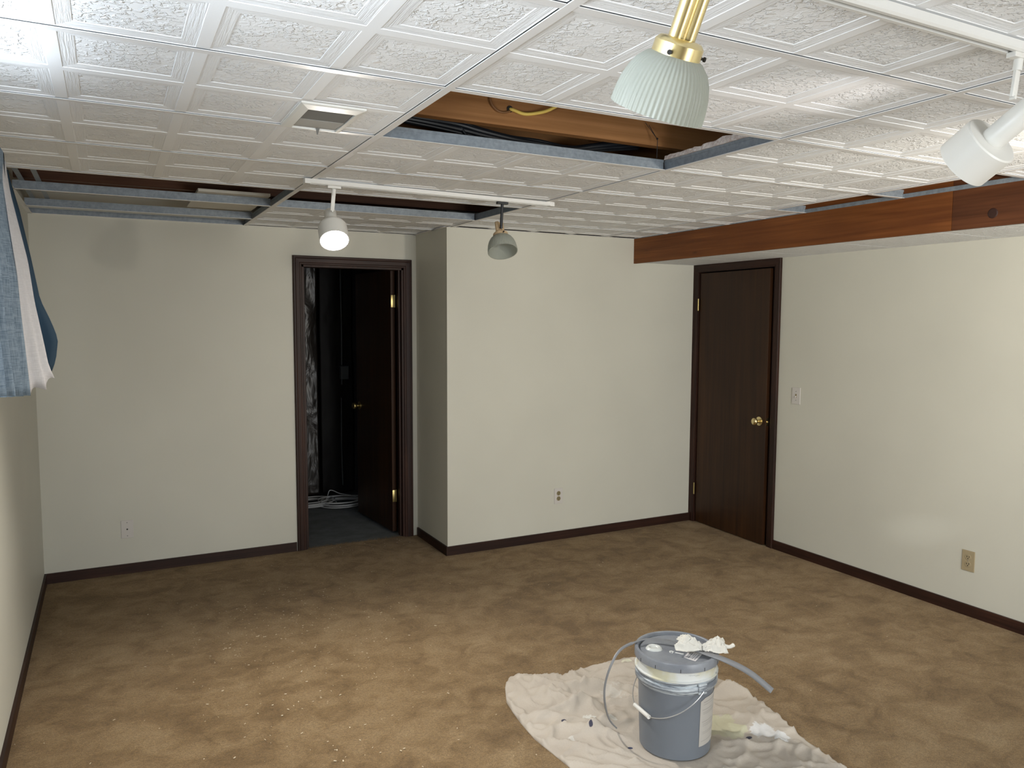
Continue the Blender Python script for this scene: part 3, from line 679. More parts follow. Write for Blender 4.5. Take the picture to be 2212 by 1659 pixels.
bm = new_bm(); tube(bm, smooth_path([(1.40, 6.40, 0.06), (1.55, 6.42, 0.06), (1.66, 6.66, 0.05), (1.70, 6.70, 0.10), (1.78, 6.66, 0.07), (1.86, 6.60, 0.06)]), 0.0045, 8); child('coil_loop', bm, M['white_cable'], coil)

# ------------------------------------------------------------------ wall plates
def plate(name, label, cat, c, nrm, m, kind):
    nrm = V(nrm); r = V((0, 0, 1)).cross(nrm) * -1; r = nrm.cross(V((0, 0, 1))); t = thing(name, label, cat, c)
    f = lambda a, b, o: V(c) + r * a + V((0, 0, 1)) * b + nrm * o
    Z = V((0, 0, 1))
    bm = new_bm(); obox(bm, f(0, 0, 0.0025), r, nrm, Z, 0.070, 0.005, 0.114, bev=0.0018); child('cover_plate', bm, m, t)
    if kind == 'outlet' or kind == 'outlet_dark':
        mm = M['bronze'] if kind == 'outlet_dark' else m
        for dz in (0.0195, -0.0195):
            bm = new_bm(); lathe(bm, [(0.0, 0.0068), (0.0155, 0.0068), (0.0165, 0.006), (0.0165, 0.004)], 20, axis_mat(f(0, dz, 0), nrm)); rec = child('receptacle', bm, mm, t)
            bm = new_bm()
            for a in (-0.006, 0.006): obox(bm, f(a, dz + 0.004, 0.007), r, nrm, Z, 0.0030, 0.001, 0.009)
            obox(bm, f(0, dz - 0.007, 0.007), r, nrm, Z, 0.005, 0.001, 0.005)
            o = obj('slot', bm, M['dark']); o.parent = rec
        bm = new_bm(); lathe(bm, [(0.0, 0.0068), (0.003, 0.006), (0.003, 0.004)], 12, axis_mat(f(0, 0, 0), nrm)); child('screw', bm, M['wire'], t)
    if kind == 'switch':
        bm = new_bm(); obox(bm, f(0, 0, 0.0055), r, nrm, Z, 0.011, 0.001, 0.025); child('toggle_slot', bm, M['bronze'], t)
        bm = new_bm(); obox(bm, f(0, -0.006, 0.010), r, (nrm - Z * 0.5).normalized(), (Z + nrm * 0.5).normalized(), 0.007, 0.014, 0.008, bev=0.001); child('toggle', bm, m, t)
    if kind == 'jack':
        bm = new_bm(); lathe(bm, [(0.0, 0.011), (0.0035, 0.011), (0.0042, 0.010), (0.0045, 0.005)], 12, axis_mat(f(0, 0, 0), nrm)); child('coax_jack', bm, M['dark'], t)
    if kind in ('switch', 'jack'):
        for dz in ((0.030, -0.030) if kind == 'switch' else (0.042, -0.042)):
            bm = new_bm(); lathe(bm, [(0.0, 0.0065), (0.003, 0.006), (0.003, 0.004)], 12, axis_mat(f(0, dz, 0), nrm)); child('screw', bm, M['ink'], t)
plate('jack_plate', 'white cable jack plate low on the far wall, left of the doorway', 'wall plate', (0.071, YA, 0.283), (0, -1, 0), M['plate'], 'jack')
plate('wall_outlet', 'white outlet plate with brown receptacles on the forward wall section', 'outlet', (2.887, YB, 0.324), (0, -1, 0), M['plate'], 'outlet_dark')
plate('wall_outlet', 'beige outlet plate low on the right wall', 'outlet', (XR, 2.500, 0.303), (-1, 0, 0), M['ivory'], 'outlet')
plate('light_switch', 'white toggle switch plate right of the closed door', 'switch', (XR, 3.728, 1.100), (-1, 0, 0), M['plate'], 'switch')

# ------------------------------------------------------------------ light tracks and heads
def track(label, p0, p1, w=0.034, hgt=0.020, ztop=CEIL - 0.0025):
    p0, p1 = V((*p0, ztop)), V((*p1, ztop)); t = thing('light_track', label, 'light track', tuple((p0 + p1) / 2), 'ceiling light tracks')
    d = (p1 - p0).normalized(); s = V((-d.y, d.x, 0)); L = (p1 - p0).length
    prof = [(-w / 2, 0), (-w / 2 - 0.001, -hgt * 0.8), (-w / 2 + 0.003, -hgt), (-0.006, -hgt), (-0.006, -0.004), (0.006, -0.004), (0.006, -hgt), (w / 2 - 0.003, -hgt), (w / 2 + 0.001, -hgt * 0.8), (w / 2, 0)]
    bm = new_bm(); a = [bm.verts.new(p0 + s * u + V((0, 0, v))) for u, v in prof]; b = [bm.verts.new(p1 + s * u + V((0, 0, v))) for u, v in prof]
    for k in range(len(prof)): bm.faces.new((a[k], a[(k + 1) % len(prof)], b[(k + 1) % len(prof)], b[k]))
    bmesh.ops.recalc_face_normals(bm, faces=bm.faces)
    child('rail', bm, M['whitemetal'], t)
    for p, sg in ((p0, -1), (p1, 1)):
        bm = new_bm(); obox(bm, p + d * sg * 0.010 + V((0, 0, -hgt / 2)), d, s, V((0, 0, 1)), 0.028, w + 0.003, hgt + 0.002, bev=0.002); child('end_cap', bm, M['whitemetal'], t)
    return t
track('white ceiling light track near the far wall, holding the lit lamp', (0.805, 3.452), (2.055, 3.520))
track('white ceiling light track at top right, close to the camera', (0.55, 1.035), (3.00, 1.045), hgt=0.022)
def adapter(root, c, m, ztop, ln=0.060, w=0.022, h=0.012):
    bm = new_bm(); box(bm, c[0] - ln / 2, c[0] + ln / 2, c[1] - w / 2, c[1] + w / 2, ztop - h, ztop, bev=0.002); return child('track_adapter', bm, m, root)
ZT = CEIL - 0.0225
def can_head(label, track_p, pivot, axis, neck, body, r_n, r_b, shoulder, lit, adm, neck_back=0.0, group='track spotlights'):
    t = thing('track_spotlight', label, 'spotlight', (track_p[0], track_p[1], ZT))
    adapter(t, track_p, adm, ZT)
    bm = new_bm(); a = V((track_p[0], track_p[1], ZT - 0.012)); b = V(pivot)
    tube(bm, [a, a + (b - a) * 0.3], 0.0095, 14); obox(bm, a + (b - a) * 0.62, (V((1, 0, 0)) - (b - a).normalized() * (b - a).normalized().x).normalized(), V((0, 1, 0)), (a - b).normalized(), 0.017, 0.007, (b - a).length * 0.72, bev=0.001)
    lathe(bm, [(0.0, -0.006), (0.004, -0.006), (0.004, 0.006), (0.0, 0.006)], 10, axis_mat(b, (0, 1, 0)))
    child('stem', bm, M['white'], t)
    O = V(neck); A = V(axis).normalized()
    m4 = axis_mat(O, A); bm = new_bm()
    lathe(bm, [(0.0, -neck_back), (r_n * 0.9, -neck_back), (r_n, -neck_back + 0.004), (r_n, shoulder)], 40, m4); child('neck', bm, M['white'], t)
    bm = new_bm(); L = body
    if lit: prof = [(r_n * 0.8, shoulder - 0.006), (r_n, shoulder - 0.004), (r_b * 0.78, shoulder + 0.0), (r_b * 0.93, shoulder + 0.006), (r_b * 0.99, shoulder + 0.014), (r_b, shoulder + 0.024), (r_b, shoulder + L), (r_b - 0.003, shoulder + L), (r_b - 0.003, shoulder + 0.03), (0.0, shoulder + 0.02)]
    else: prof = [(r_n * 0.8, shoulder), (r_b - 0.003, shoulder), (r_b, shoulder + 0.003), (r_b, shoulder + L), (r_b - 0.003, shoulder + L), (r_b - 0.003, shoulder + 0.01), (0.0, shoulder + 0.01)]
    lathe(bm, prof, 56, m4); child('shade', bm, M['white'], t)
    bm = new_bm(); rb = r_b - 0.005; z = shoulder + L
    lathe(bm, [(0.0, z + 0.006), (rb * 0.5, z + 0.004), (rb * 0.85, z - 0.002), (rb, z - 0.012), (rb * 0.8, z - 0.035), (0.0, z - 0.06)], 40, m4)
    bl = child('bulb', bm, M['bulb'] if lit else M['white'], t)
    return t, O + A * z, A
ax = V((-0.059, -0.619, -0.783)).normalized()
oc = V((0.905, 3.425, 1.950)); neck0 = oc - ax * 0.178
t, c, A = can_head('lit white track spotlight hanging before the far doorway', (0.915, 3.458), (0.910, 3.475, 2.085), ax, tuple(neck0), 0.094, 0.0275, 0.0645, 0.084, True, M['white'], 0.0)
lamp('SPOT', 'track_spotlight_light', tuple(c + A * 0.012), 125, (1.0, 0.94, 0.85), aim=tuple(c + A), spot_size=math.radians(150), spot_blend=0.8, shadow_soft_size=0.05)
ax = V((0.018, 0.843, -0.538)).normalized()
cc = V((1.755, 1.060, 2.006))
t, c, A = can_head('unlit white track spotlight at the right edge, close to the camera', (1.803, 1.040), (1.796, 1.044, 2.098), ax, tuple(cc), 0.078, 0.0265, 0.064, 0.0, False, M['white'], 0.10)
def glass_head(label, track_p, ring_c, rim_c, axis, m_ring, m_stem, arm, grp, R=0.074):
    t = thing('track_spotlight', label, 'spotlight', (track_p[0], track_p[1], ZT))
    adapter(t, track_p, M['black'], ZT); A = V(axis).normalized(); rim = V(rim_c); Ls = 0.088; m4 = axis_mat(rim - A * Ls, A)
    # ribbed bell: outer then inner surface
    prof = [(0.030, -0.004), (0.031, 0.0), (0.044, 0.006), (0.056, 0.018), (0.064, 0.032), (0.070, 0.050), (0.073, 0.068), (0.0745, Ls)]
    inner = [(r - 0.003, z + (0.0 if i == 0 else 0.001)) for i, (r, z) in enumerate(reversed(prof))]
    no = len(prof); rip = lambda i, a: 1 + (0.010 if 2 <= i < no else 0.0) * (1 if i > 2 else 0.5) * math.cos(a * 58)
    bm = new_bm(); lathe(bm, prof + inner, 464, m4, ripple=rip); s = R / 0.0745
    child('glass_shade', bm, M['glass'], t)
    bm = new_bm(); lathe(bm, [(0.020, -0.022), (0.032, -0.020), (0.038, -0.014), (0.0385, 0.006), (0.036, 0.008), (0.034, 0.006), (0.034, -0.010), (0.0, -0.012)], 48, m4); child('fitter_ring', bm, m_ring, t)
    for a in (0.4, 2.5, 4.6):
        bm = new_bm(); o_ = m4 @ V((0.038 * math.cos(a), 0.038 * math.sin(a), -0.002)); d_ = (m4.to_3x3() @ V((math.cos(a), math.sin(a), 0))); tube(bm, [o_, o_ + d_ * 0.008], 0.0022, 8); tube(bm, [o_ + d_ * 0.006, o_ + d_ * 0.009], 0.0038, 8); child('thumb_screw', bm, M['dark'], t)
    bm = new_bm(); base = rim - A * (Ls + 0.020); B, U, Wd = frame_of(A); side = V((1, 0, 0)); side = (side - A * side.dot(A)).normalized(); dep = A.cross(side)
    for sg in (-1, 1):
        m5 = Matrix.Identity(4)
        tube(bm, [base + side * sg * 0.0115, base + side * sg * 0.0115 - A * arm], 0.0118, 20)
    obox(bm, base - A * arm / 2, side, dep, A, 0.014, 0.012, arm); child('socket_arm', bm, m_ring, t)
    bm = new_bm(); a = V((track_p[0], track_p[1], ZT - 0.010)); b = V(m_stem); tube(bm, [a, b], 0.0075, 12); tube(bm, [b - V((0, 0.008, 0)), b + V((0, 0.008, 0))], 0.006, 10); child('stem', bm, M['black'], t)
    return t
glass_head('unlit lamp with small ribbed glass shade on the far track', (1.776, 3.505), None, (1.762, 3.470, 1.943), (-0.098, -0.447, -0.889), M['cream'], (1.770, 3.505, 2.066), 0.062, 'g')
glass_head('brass lamp with large ribbed glass shade hanging close to the camera', (0.800, 1.036), None, (0.778, 1.000, 1.931), (-0.028, 0.490, -0.871), M['brass'], (0.772, 0.965, 2.115), 0.125, 'g')

# ------------------------------------------------------------------ curtain
def curtain():
    root = thing('curtain', 'blue-grey linen curtain with white lining hanging at the left edge', 'curtain', (XL + 0.1, 2.4, 1.38))
    y_of = [2.30, 2.42, 2.50]
    # (t, z/y-independent) rows: world z; columns: x/y slope of fold lines at that height, depth y
    rows = 26
    def lerp(tab, z):
        tab = sorted(tab)
        if z <= tab[0][0]: return tab[0][1]
        for (a, u), (b, v) in zip(tab, tab[1:]):
            if z <= b: return u + (v - u) * (z - a) / (b - a)
        return tab[-1][1]
    Zt, Zb = 2.045, 1.388
    blueedge = [(1.387, -0.0771), (1.61, -0.0826), (1.72, -0.0842), (1.85, -0.0893), (1.98, -0.0935), (2.05, -0.0945)]
    whiteedge = [(1.42, -0.0527), (1.465, -0.0587), (1.53, -0.0621), (1.65, -0.0691), (1.77, -0.0737), (1.92, -0.0840), (1.96, -0.0868), (2.03, -0.0895)]
    # blue front pleats (runs from the window side to the fold)
    bm = new_bm(); prev = None
    nc = 60
    for j in range(rows + 1):
        z0_ = Zb + (Zt - Zb) * j / rows; z = z0_; row = []
        xe = lerp(blueedge, z) * 2.52; spread = 0.45 + 0.55 * (Zt - z) / (Zt - Zb)
        for i in range(nc + 1):
            s = i / nc; y = 1.35 + (2.52 - 1.35) * s
            ph = (1 - s) * 8.0 * 2 * math.pi
            xx = xe - 0.030 * (1 - s) - 0.026 * spread * (1 - math.cos(ph)) + 0.004 * noise.noise(V((y * 9, z * 3, 0)))
            zz = z + (0.010 * (1 - s) * 8 * (0.02) if j == 0 else 0) 
            zz = z + (2.52 - max(y, 1.9)) * 0.084 * (1 - j / rows) ** 2; row.append(bm.verts.new((xx, y + 0.012 * math.sin(ph * 2), zz)))
        if prev:
            for k in range(nc): bm.faces.new((prev[k], prev[k + 1], row[k + 1], row[k]))
        prev = row
    o = child('blue_fabric', bm, M['linen'], root, smooth=True); md = o.modifiers.new('t', 'SOLIDIFY'); md.thickness = 0.0015
    # white lining turned outward behind the fold
    bm = new_bm(); prev = None; nc = 20
    for j in range(rows + 1):
        row = []
        for i in range(nc + 1):
            s = i / nc; zb_ = 1.392 + 0.030 * s + 0.010 * math.sin(s * 9); z = zb_ + (2.045 - zb_) * j / rows
            y = 2.53 + 0.13 * s; xb_ = lerp(blueedge, z) * 2.52; xw = lerp(whiteedge, z) * 2.66
            x = xb_ + (xw - xb_) * s + 0.007 * math.sin(s * 8.5 + z * 3) * math.sin(math.pi * s) * ((Zt - z) / (Zt - Zb) + 0.25)
            row.append(bm.verts.new((x, y, z)))
        if prev:
            for k in range(nc): bm.faces.new((prev[k], prev[k + 1], row[k + 1], row[k]))
        prev = row
    o = child('white_lining', bm, M['lining'], root, smooth=True); md = o.modifiers.new('t', 'SOLIDIFY'); md.thickness = 0.0015
    # back corner of the blue face, its shade put into a darker colour
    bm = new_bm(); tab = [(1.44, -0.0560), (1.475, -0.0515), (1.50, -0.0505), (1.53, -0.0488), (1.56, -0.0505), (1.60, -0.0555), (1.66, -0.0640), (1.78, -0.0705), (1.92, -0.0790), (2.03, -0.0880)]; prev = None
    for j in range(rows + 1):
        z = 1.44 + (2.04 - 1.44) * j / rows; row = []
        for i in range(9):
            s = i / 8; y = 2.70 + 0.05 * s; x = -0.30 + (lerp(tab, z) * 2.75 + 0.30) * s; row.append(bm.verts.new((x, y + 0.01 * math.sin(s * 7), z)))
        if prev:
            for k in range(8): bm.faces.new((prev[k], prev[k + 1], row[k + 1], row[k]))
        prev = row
    o = child('back_corner', bm, M['linen_shade'], root, smooth=True); md = o.modifiers.new('t', 'SOLIDIFY'); md.thickness = 0.0015
    bm = new_bm(); box(bm, -0.262, -0.236, 1.0, 2.60, 1.97, 2.062, bev=0.003); box(bm, XL, -0.236, 2.575, 2.60, 1.97, 2.062, bev=0.003); child('header_band', bm, M['linen'], root)
    return root
curtain()

# ------------------------------------------------------------------ drop cloth
def inside(p, poly):
    x, y = p; c = False
    for (x0, y0), (x1, y1) in zip(poly, poly[1:] + poly[:1]):
        if (y0 > y) != (y1 > y) and x < (x1 - x0) * (y - y0) / (y1 - y0) + x0: c = not c
    return c
OUT = [(1.554, 2.979), (1.645, 2.958), (1.735, 2.895), (1.788, 2.859), (1.82, 2.883), (1.90, 2.89), (1.999, 2.888), (2.06, 2.892), (2.115, 2.885), (2.158, 2.860), (2.27, 2.72), (2.371, 2.55), (2.385, 2.45), (2.378, 2.376), (2.39, 2.32), (2.373, 2.219), (2.345, 2.10), (2.321, 2.0), (2.300, 1.80), (2.24, 1.55), (2.05, 1.30), (1.75, 1.22), (1.55, 1.45), (1.44, 1.85), (1.415, 2.10), (1.42, 2.252), (1.411, 2.353), (1.400, 2.473), (1.408, 2.60), (1.42, 2.691), (1.435, 2.779), (1.49, 2.90)]
BC = V((1.860, 2.208)); BR = 0.134
FOLDS = [((1.72, 2.77), (1.95, 2.63), 0.030, 0.030), ((1.88, 2.80), (2.12, 2.80), 0.022, 0.03), ((1.60, 2.80), (1.75, 2.55), 0.022, 0.024), ((1.48, 2.62), (1.75, 2.62), 0.020, 0.02), ((1.55, 2.50), (1.72, 2.30), 0.016, 0.022),
         ((1.62, 2.92), (1.70, 2.72), 0.016, 0.02), ((2.02, 2.40), (2.33, 2.42), 0.028, 0.024), ((2.0, 2.52), (2.28, 2.60), 0.022, 0.028), ((2.10, 2.66), (2.22, 2.50), 0.018, 0.02), ((2.02, 2.12), (2.26, 1.96), 0.012, 0.02),
         ((1.45, 2.30), (1.75, 1.86), 0.010, 0.022), ((1.47, 2.42), (1.66, 2.14), 0.010, 0.02), ((1.62, 2.42), (1.74, 2.46), 0.024, 0.022), ((1.84, 2.55), (1.95, 2.45), 0.02, 0.02), ((1.62, 2.0), (1.95, 1.62), 0.012, 0.025), ((1.9, 1.98), (2.25, 1.75), 0.012, 0.025),
         ((2.30, 2.42), (2.375, 2.36), 0.022, 0.018), ((1.66, 2.62), (1.60, 2.72), 0.018, 0.014), ((1.77, 2.72), (1.80, 2.86), 0.016, 0.016)]
def cloth_h(x, y):
    if (V((x, y)) - BC).length < BR: return 0.003
    p = V((x, y, 0)); h = 0.006 + 0.004 * noise.noise(p * 5)
    r1 = 1 - abs(noise.noise(V((x * 5 + 3, y * 7, 1.0)))) ; h += 0.020 * max(0, r1 - 0.80) / 0.20 * (0.5 + 0.5 * noise.noise(p * 3 + V((5, 5, 5))) )
    r2 = 1 - abs(noise.noise(V((x * 11, y * 12 + 7, 4.0)))) ; h += 0.010 * max(0, r2 - 0.80) / 0.20
    h += 0.0015 * noise.noise(p * 40)
    for a, b, amp, w in FOLDS:
        a2, b2 = V(a), V(b); ab = b2 - a2; q = V((x + 0.02 * noise.noise(V((x * 7, y * 7, 3))), y + 0.02 * noise.noise(V((x * 7, y * 7, 8))))); t = max(0, min(1, (q - a2).dot(ab) / ab.dot(ab))); d = (q - (a2 + ab * t)).length
        side = (q - a2).x * ab.y - (q - a2).y * ab.x
        ww = w * (1.2 if side > 0 else 0.55); h += 1.5 * amp * math.exp(-(d / ww) ** 2) * (0.35 + 0.65 * math.sin(math.pi * min(1, max(0, 0.1 + 0.8 * t))))
    d = (V((x, y)) - BC).length; k = min(1, max(0, (d - BR - 0.01) / 0.07)); h = 0.005 + (h - 0.005) * k
    return max(0.003, h)
bm = new_bm(); st = 0.0085; g = {}
nx, ny = int(1.05 / st), int(1.80 / st)
ins = {}
for i in range(nx + 1):
    for j in range(ny + 1):
        x, y = 1.36 + i * st, 1.20 + j * st; ins[i, j] = inside((x, y), OUT)
def snap(x, y):
    best = None
    for (x0, y0), (x1, y1) in zip(OUT, OUT[1:] + OUT[:1]):
        a = V((x0, y0)); ab = V((x1, y1)) - a; t = max(0, min(1, (V((x, y)) - a).dot(ab) / ab.dot(ab))); q = a + ab * t; d = (q - V((x, y))).length
        if best is None or d < best[0]: best = (d, q)
    return best[1]
def gv(i, j):
    if (i, j) not in g:
        x, y = 1.36 + i * st, 1.20 + j * st
        if not ins[i, j]: q = snap(x, y); x, y = q.x, q.y
        g[i, j] = bm.verts.new((x, y, cloth_h(x, y)))
    return g[i, j]
for i in range(nx):
    for j in range(ny):
        if sum(ins[a] for a in ((i, j), (i + 1, j), (i + 1, j + 1), (i, j + 1))) >= 1: bm.faces.new((gv(i, j), gv(i + 1, j), gv(i + 1, j + 1), gv(i, j + 1)))
for e in [e for e in bm.edges if e.is_boundary]:
    for v in e.verts: v.co.z = max(0.002, v.co.z * 0.6)
be = [e for e in bm.edges if e.is_boundary]; r = bmesh.ops.extrude_edge_only(bm, edges=be)
for v in [x for x in r['geom'] if isinstance(x, bmesh.types.BMVert)]: v.co.z = 0.0005
tag(obj('drop_cloth', bm, M['cloth'], smooth=True), 'wrinkled beige canvas drop cloth with paint splashes on the carpet under the bucket', 'drop cloth')

# ------------------------------------------------------------------ bucket
BX, BY, BZ = BC.x, BC.y, 0.006
buck = thing('paint_bucket', 'large grey plastic paint bucket with lid standing on the drop cloth', 'bucket', (BX, BY, BZ))
bm = new_bm()
lathe(bm, [(0.0, 0.004), (0.125, 0.004), (0.128, 0.0), (0.132, 0.004), (0.1405, 0.255), (0.1415, 0.262), (0.150, 0.262), (0.1525, 0.266), (0.1525, 0.283), (0.150, 0.286), (0.1475, 0.287), (0.1475, 0.296), (0.1535, 0.298), (0.1545, 0.302), (0.1545, 0.306), (0.1485, 0.309), (0.1470, 0.318), (0.1475, 0.346), (0.0, 0.346)], 96)
bm2 = bm; o = obj('body', bm, M['bucket'], buck)
bm = new_bm()
lathe(bm, [(0.0, 0.3625), (0.134, 0.3625), (0.1375, 0.3605), (0.1385, 0.357), (0.1405, 0.357), (0.1420, 0.372), (0.1450, 0.3745), (0.1535, 0.3730), (0.1560, 0.368), (0.1560, 0.343), (0.1520, 0.343), (0.1515, 0.350)], 96)
obj('lid', bm, M['lid'], buck)
lid = [c for c in buck.children if c.name.startswith('lid')][0]
def sub(name, bm, m, par, smooth=False):
    o = obj(name, bm, m, par, smooth=smooth); return o
# slits in the lid skirt
for a in (-158, -124, -90, -60, -20, 30, 80, 130, 175):
    bm = new_bm(); a = math.radians(a); d = V((math.cos(a), math.sin(a), 0)); obox(bm, d * 0.1562 + V((0, 0, 0.350)), V((-d.y, d.x, 0)), d, V((0, 0, 1)), 0.0016, 0.0012, 0.013); sub('skirt_slit', bm, M['dark'], lid)
bm = new_bm(); m4 = Matrix.Translation((-0.067, 0.049, 0.362)); lathe(bm, [(0.0, 0.0022), (0.013, 0.002), (0.017, 0.006), (0.022, 0.008), (0.029, 0.005), (0.032, 0.0005)], 14, m4, ripple=lambda i, a: 1 + 0.05 * math.sin(3 * a + i)); o = sub('spout_seal', bm, M['seal'], lid); o['label'] = 'translucent round spout seal'
def onlid(px, py, z=0.3632): return V((px - BX, py - BY, z))
bm = new_bm(); q = [onlid(1.896, 2.177), onlid(1.917, 2.130), onlid(1.855, 2.096), onlid(1.839, 2.143)]; bm.faces.new([bm.verts.new(p) for p in q])
r = bmesh.ops.extrude_face_region(bm, geom=list(bm.faces)); 
for v in r['geom']:
    if isinstance(v, bmesh.types.BMVert): v.co.z += 0.0004
stk = sub('lid_sticker', bm, M['sticker'], lid)
bm = new_bm()
for k, (t, wv) in enumerate(((0.20, 0.06), (0.34, 0.10), (0.52, 0.05), (0.66, 0.05), (0.84, 0.09))):
    a = q[0].lerp(q[1], t); b = q[3].lerp(q[2], t); e = (q[1] - q[0]) * wv * 0.5; s0, s1 = (0.1, 0.9) if k != 2 else (0.1, 0.6)
    A_, B_ = a.lerp(b, s0), a.lerp(b, s1); zz = V((0, 0, 0.0007)); bm.faces.new([bm.verts.new(p + zz) for p in (A_ - e, B_ - e, B_ + e, A_ + e)])
sub('sticker_print', bm, mat('sticker_grey_print', (0.34, 0.34, 0.36), 0.6), lid)
bm = new_bm()
for P in ([(1.822, 2.196), (1.826, 2.206), (1.834, 2.204), (1.836, 2.194)], [(1.838, 2.188), (1.846, 2.178), (1.852, 2.168), (1.858, 2.164)], [(1.826, 2.190), (1.830, 2.196)]):
    tube(bm, smooth_path([onlid(a, b, 0.3636) for a, b in P], 3), 0.0018, 6)
o = sub('paint_smear', bm, M['paintdrip'], lid); o['label'] = 'small white paint scribbles'
# ears and bail
eu = V((math.cos(math.radians(-92)), math.sin(math.radians(-92)), 0)); ev = V((math.cos(math.radians(178)), math.sin(math.radians(178)), 0)); Z3 = V((0, 0, 1))
for sg in (1, -1):
    bm = new_bm(); obox(bm, eu * sg * 0.1535 + Z3 * 0.278, ev, eu, Z3, 0.036, 0.010, 0.044, bev=0.003); lathe(bm, [(0.0, 0.0070), (0.0045, 0.0065), (0.0055, 0.0)], 12, axis_mat(eu * sg * 0.1535 + Z3 * 0.272, eu * sg)); sub('handle_ear', bm, M['bucket'], buck)
P = []
for i in range(41):
    t = math.pi * i / 40; s = math.sin(t); P.append(eu * math.cos(t) * 0.163 + ev * (0.152 * s ** 0.9 + 0.002) + Z3 * (0.272 - 0.122 * s ** 0.8))
bm = new_bm(); tube(bm, P, 0.0019, 8); bail = sub('bail_handle', bm, M['wire'], buck)
bm = new_bm(); 
G = [P[k] for k in range(17, 25)]; gc = (P[17] + P[24]) / 2; gd = (P[24] - P[17]).normalized(); tube(bm, [gc - gd * 0.048, gc + gd * 0.048], 0.0078, 16); o = sub('grip', bm, M['white'], bail); o['label'] = 'white plastic tube grip'
# paper label on the side
bm = new_bm(); pr = None
for i in range(25):
    a = math.radians(-90 + 78 * i / 24); col = []
    for z, r_ in ((0.048, 0.1348), (0.10, 0.1366), (0.15, 0.1382), (0.20, 0.1399), (0.232 if i > 3 else 0.222 + 0.0033 * i, 0.1410)):
        col.append(bm.verts.new((r_ * math.cos(a), r_ * math.sin(a), z)))
    if pr:
        for k in range(4): bm.faces.new((pr[k], col[k], col[k + 1], pr[k + 1]))
    pr = col
plab = sub('paper_label', bm, M['paper_label'], buck, True)
bm = new_bm()
for z, a0, a1, hh in ((0.214, -84, -40, 0.003), (0.205, -84, -52, 0.0015), (0.186, -86, -60, 0.0022), (0.176, -84, -46, 0.0015), (0.170, -84, -50, 0.0015), (0.140, -86, -58, 0.0022), (0.131, -84, -44, 0.0015), (0.124, -84, -48, 0.0015), (0.100, -84, -46, 0.0015), (0.094, -84, -50, 0.0015), (0.066, -86, -40, 0.0018)):
    pr = None; n_ = 12
    for i in range(n_ + 1):
        a = math.radians(a0 + (a1 - a0) * i / n_); r_ = 0.1348 + (z - 0.048) * 0.0337 + 0.0006
        c = [bm.verts.new((r_ * math.cos(a), r_ * math.sin(a), z)), bm.verts.new((r_ * math.cos(a), r_ * math.sin(a), z + hh))]
        if pr: bm.faces.new((pr[0], c[0], c[1], pr[1]))
        pr = c
sub('label_print', bm, mat('faint_print', (0.34, 0.32, 0.30), 0.8), plab)

# grey tear strip draped over the lid
zl_ = 0.3815 + BZ
S = [((1.694, 2.350, 0.032), 0.002), ((1.655, 2.345, 0.080), 0.0025), ((1.610, 2.312, 0.17), 0.003), ((1.600, 2.298, 0.25), 0.003), ((1.620, 2.290, 0.325), 0.0035), ((1.668, 2.300, 0.370), 0.004), ((1.735, 2.305, 0.3845), 0.0045), ((1.790, 2.303, zl_), 0.005), ((1.830, 2.285, zl_), 0.0055), ((1.868, 2.235, zl_), 0.006), ((1.883, 2.176, zl_), 0.007), ((1.904, 2.102, zl_), 0.0075), ((1.938, 2.042, 0.382), 0.008), ((1.993, 1.970, 0.352), 0.0085), ((2.041, 1.905, 0.300), 0.0085)]
pp = smooth_path([p for p, _ in S], 6); ww = []
for i in range(len(S) - 1):
    for k in range(6): ww.append(S[i][1] + (S[i + 1][1] - S[i][1]) * k / 6)
ww.append(S[-1][1]); bm = new_bm(); pr = None
for i, (p, w) in enumerate(zip(pp, ww)):
    d = (pp[min(i + 1, len(pp) - 1)] - pp[max(i - 1, 0)]).normalized(); f = i / len(pp)
    k_ = min(1, max(0, (f - 0.70) / 0.2)); nv_ = (V((0.2, 0.2, 1)).lerp(V((-0.62, -0.74, 0.75)), k_)) if f > 0.42 else V((-0.64, -0.76, 0.2)); sd = d.cross(nv_).normalized(); nn = sd.cross(d).normalized() * 0.0012
    w *= 1.25; c = [bm.verts.new(p + sd * w + nn), bm.verts.new(p - sd * w + nn), bm.verts.new(p - sd * w - nn), bm.verts.new(p + sd * w - nn)]
    if pr:
        for k in range(4): bm.faces.new((pr[k], pr[(k + 1) % 4], c[(k + 1) % 4], c[k]))
    else: bm.faces.new(c)
    pr = c
bm.faces.new(list(reversed(pr)))
tag(obj('tear_strip', bm, M['strip'], smooth=True), 'long curled grey plastic tear strip draped across the bucket lid', 'plastic strip')

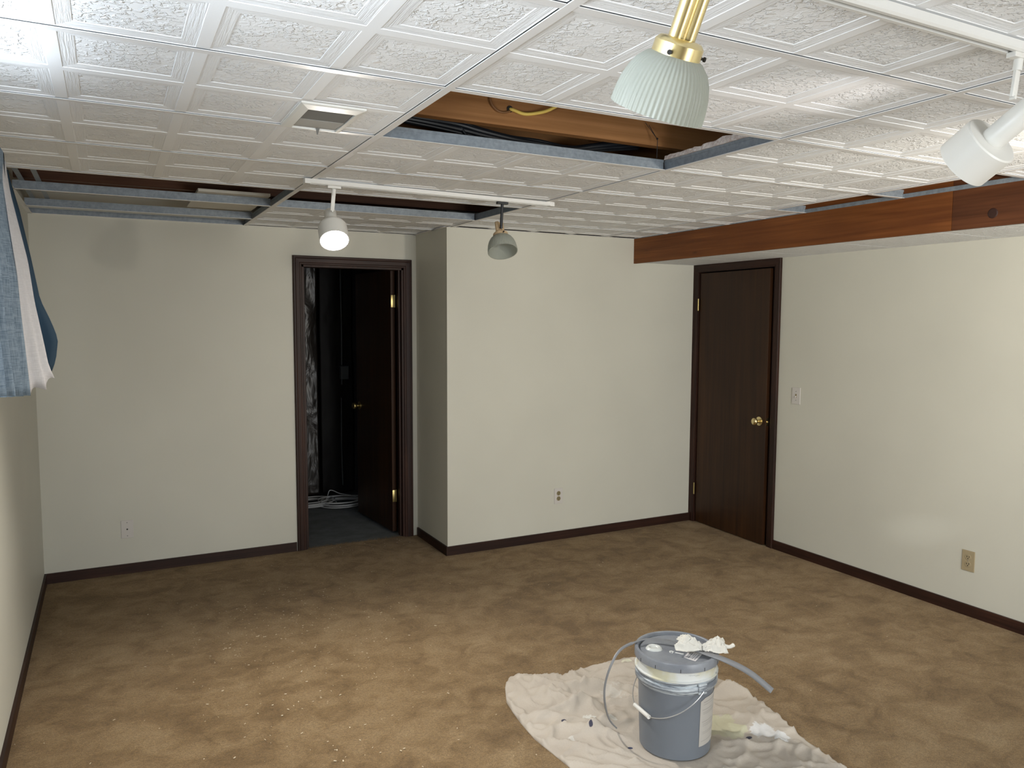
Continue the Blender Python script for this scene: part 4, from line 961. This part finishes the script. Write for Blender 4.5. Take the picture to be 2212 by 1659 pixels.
# crumpled paper towel
def towel():
    bm = new_bm(); knot = V((1.908, 2.122, BZ + 0.385))
    lobes = [(V((-0.062, 0.066, 0.0)), 0.036, 0.052, 11), (V((0.082, -0.026, 0.0)), 0.042, 0.046, 29)]
    for L_, halfw, hh, sd in lobes:
        D = L_.normalized(); S_ = V((-D.y, D.x, 0)); n1, n2 = 34, 40; top = {}
        for i in range(n1 + 1):
            u = i / n1; wdt = halfw * (0.16 + 0.84 * math.sin(min(1, u * 1.15) * math.pi / 2) ** 1.2) * (1 + 0.18 * noise.noise(V((u * 4, sd, 1)))); ln = L_.length * u
            for j in range(n2 + 1):
                v = -1 + 2 * j / n2; ridge = math.cos(v * math.pi / 2)
                hgt = hh * (0.25 + 0.75 * math.sin(u * math.pi * 0.62 + 0.15)) * ridge * (1 - 0.35 * u ** 6)
                q = V((u * 5 + sd, v * 3, 0)); cr = 0.010 * noise.noise(q * 1.3) + 0.010 * abs(noise.noise(q * 2.2)) - 0.006 * abs(noise.noise(q * 4.7))
                pleat = 0.005 * math.sin(v * 14 + sd) * (1 - u * 0.6)
                ext = 1 + 0.16 * noise.noise(V((v * 2.2, sd, 5))) 
                p = knot + D * ln * ext + S_ * wdt * v * (1 + 0.1 * noise.noise(q)) + Z3 * max(0.001, hgt + cr + pleat - 0.003)
                top[i, j] = bm.verts.new(p)
        for i in range(n1):
            for j in range(n2): bm.faces.new((top[i, j], top[i + 1, j], top[i + 1, j + 1], top[i, j + 1]))
    # corner tip sticking out to the right
    tube(bm, smooth_path([knot + V((0.062, -0.030, 0.020)), knot + V((0.088, -0.045, 0.012)), knot + V((0.108, -0.052, 0.020))], 4), [0.009, 0.009, 0.008, 0.008, 0.007, 0.007, 0.007, 0.008, 0.006], 8)
    o = obj('paper_towel', bm, M['towel'], smooth=True); md = o.modifiers.new('t', 'SOLIDIFY'); md.thickness = 0.0015
    n_ = NT(M['towel']); n_.bump(n_.noise(n_.map(), 60, 5, 0.65, 0.8), 0.6, 0.006)
    tag(o, 'crumpled white paper towel lying on the bucket lid', 'paper towel')
towel()

# ------------------------------------------------------------------ crumbs on the carpet (uncountable)
bm = new_bm(); rnd = random.Random(12)
def crumb(x, y, s):
    a = rnd.uniform(0, 6.28); d = V((math.cos(a), math.sin(a), 0)); e = V((-d.y, d.x, 0)); z = V((x, y, 0.002))
    obox(bm, z + V((0, 0, s * 0.25)), d, e, V((0, 0, 1)), s * rnd.uniform(0.8, 1.9), s * rnd.uniform(0.35, 0.7), s * 0.35)
for i in range(260): crumb(rnd.gauss(0.80, 0.32), rnd.gauss(4.05, 0.45), rnd.uniform(0.0022, 0.0050))
for i in range(170): crumb(rnd.gauss(0.62, 0.35), rnd.gauss(3.0, 0.6), rnd.uniform(0.0025, 0.007))
for i in range(60): crumb(rnd.uniform(-0.3, 3.6), rnd.uniform(2.2, 4.7), rnd.uniform(0.002, 0.005))
for i in range(40): crumb(rnd.uniform(1.2, 1.9), rnd.uniform(5.1, 5.34), rnd.uniform(0.002, 0.005))
tag(obj('plaster_crumbs', bm, M['debris']), 'scattered pale plaster crumbs on the left side of the carpet', 'debris', kind='stuff')
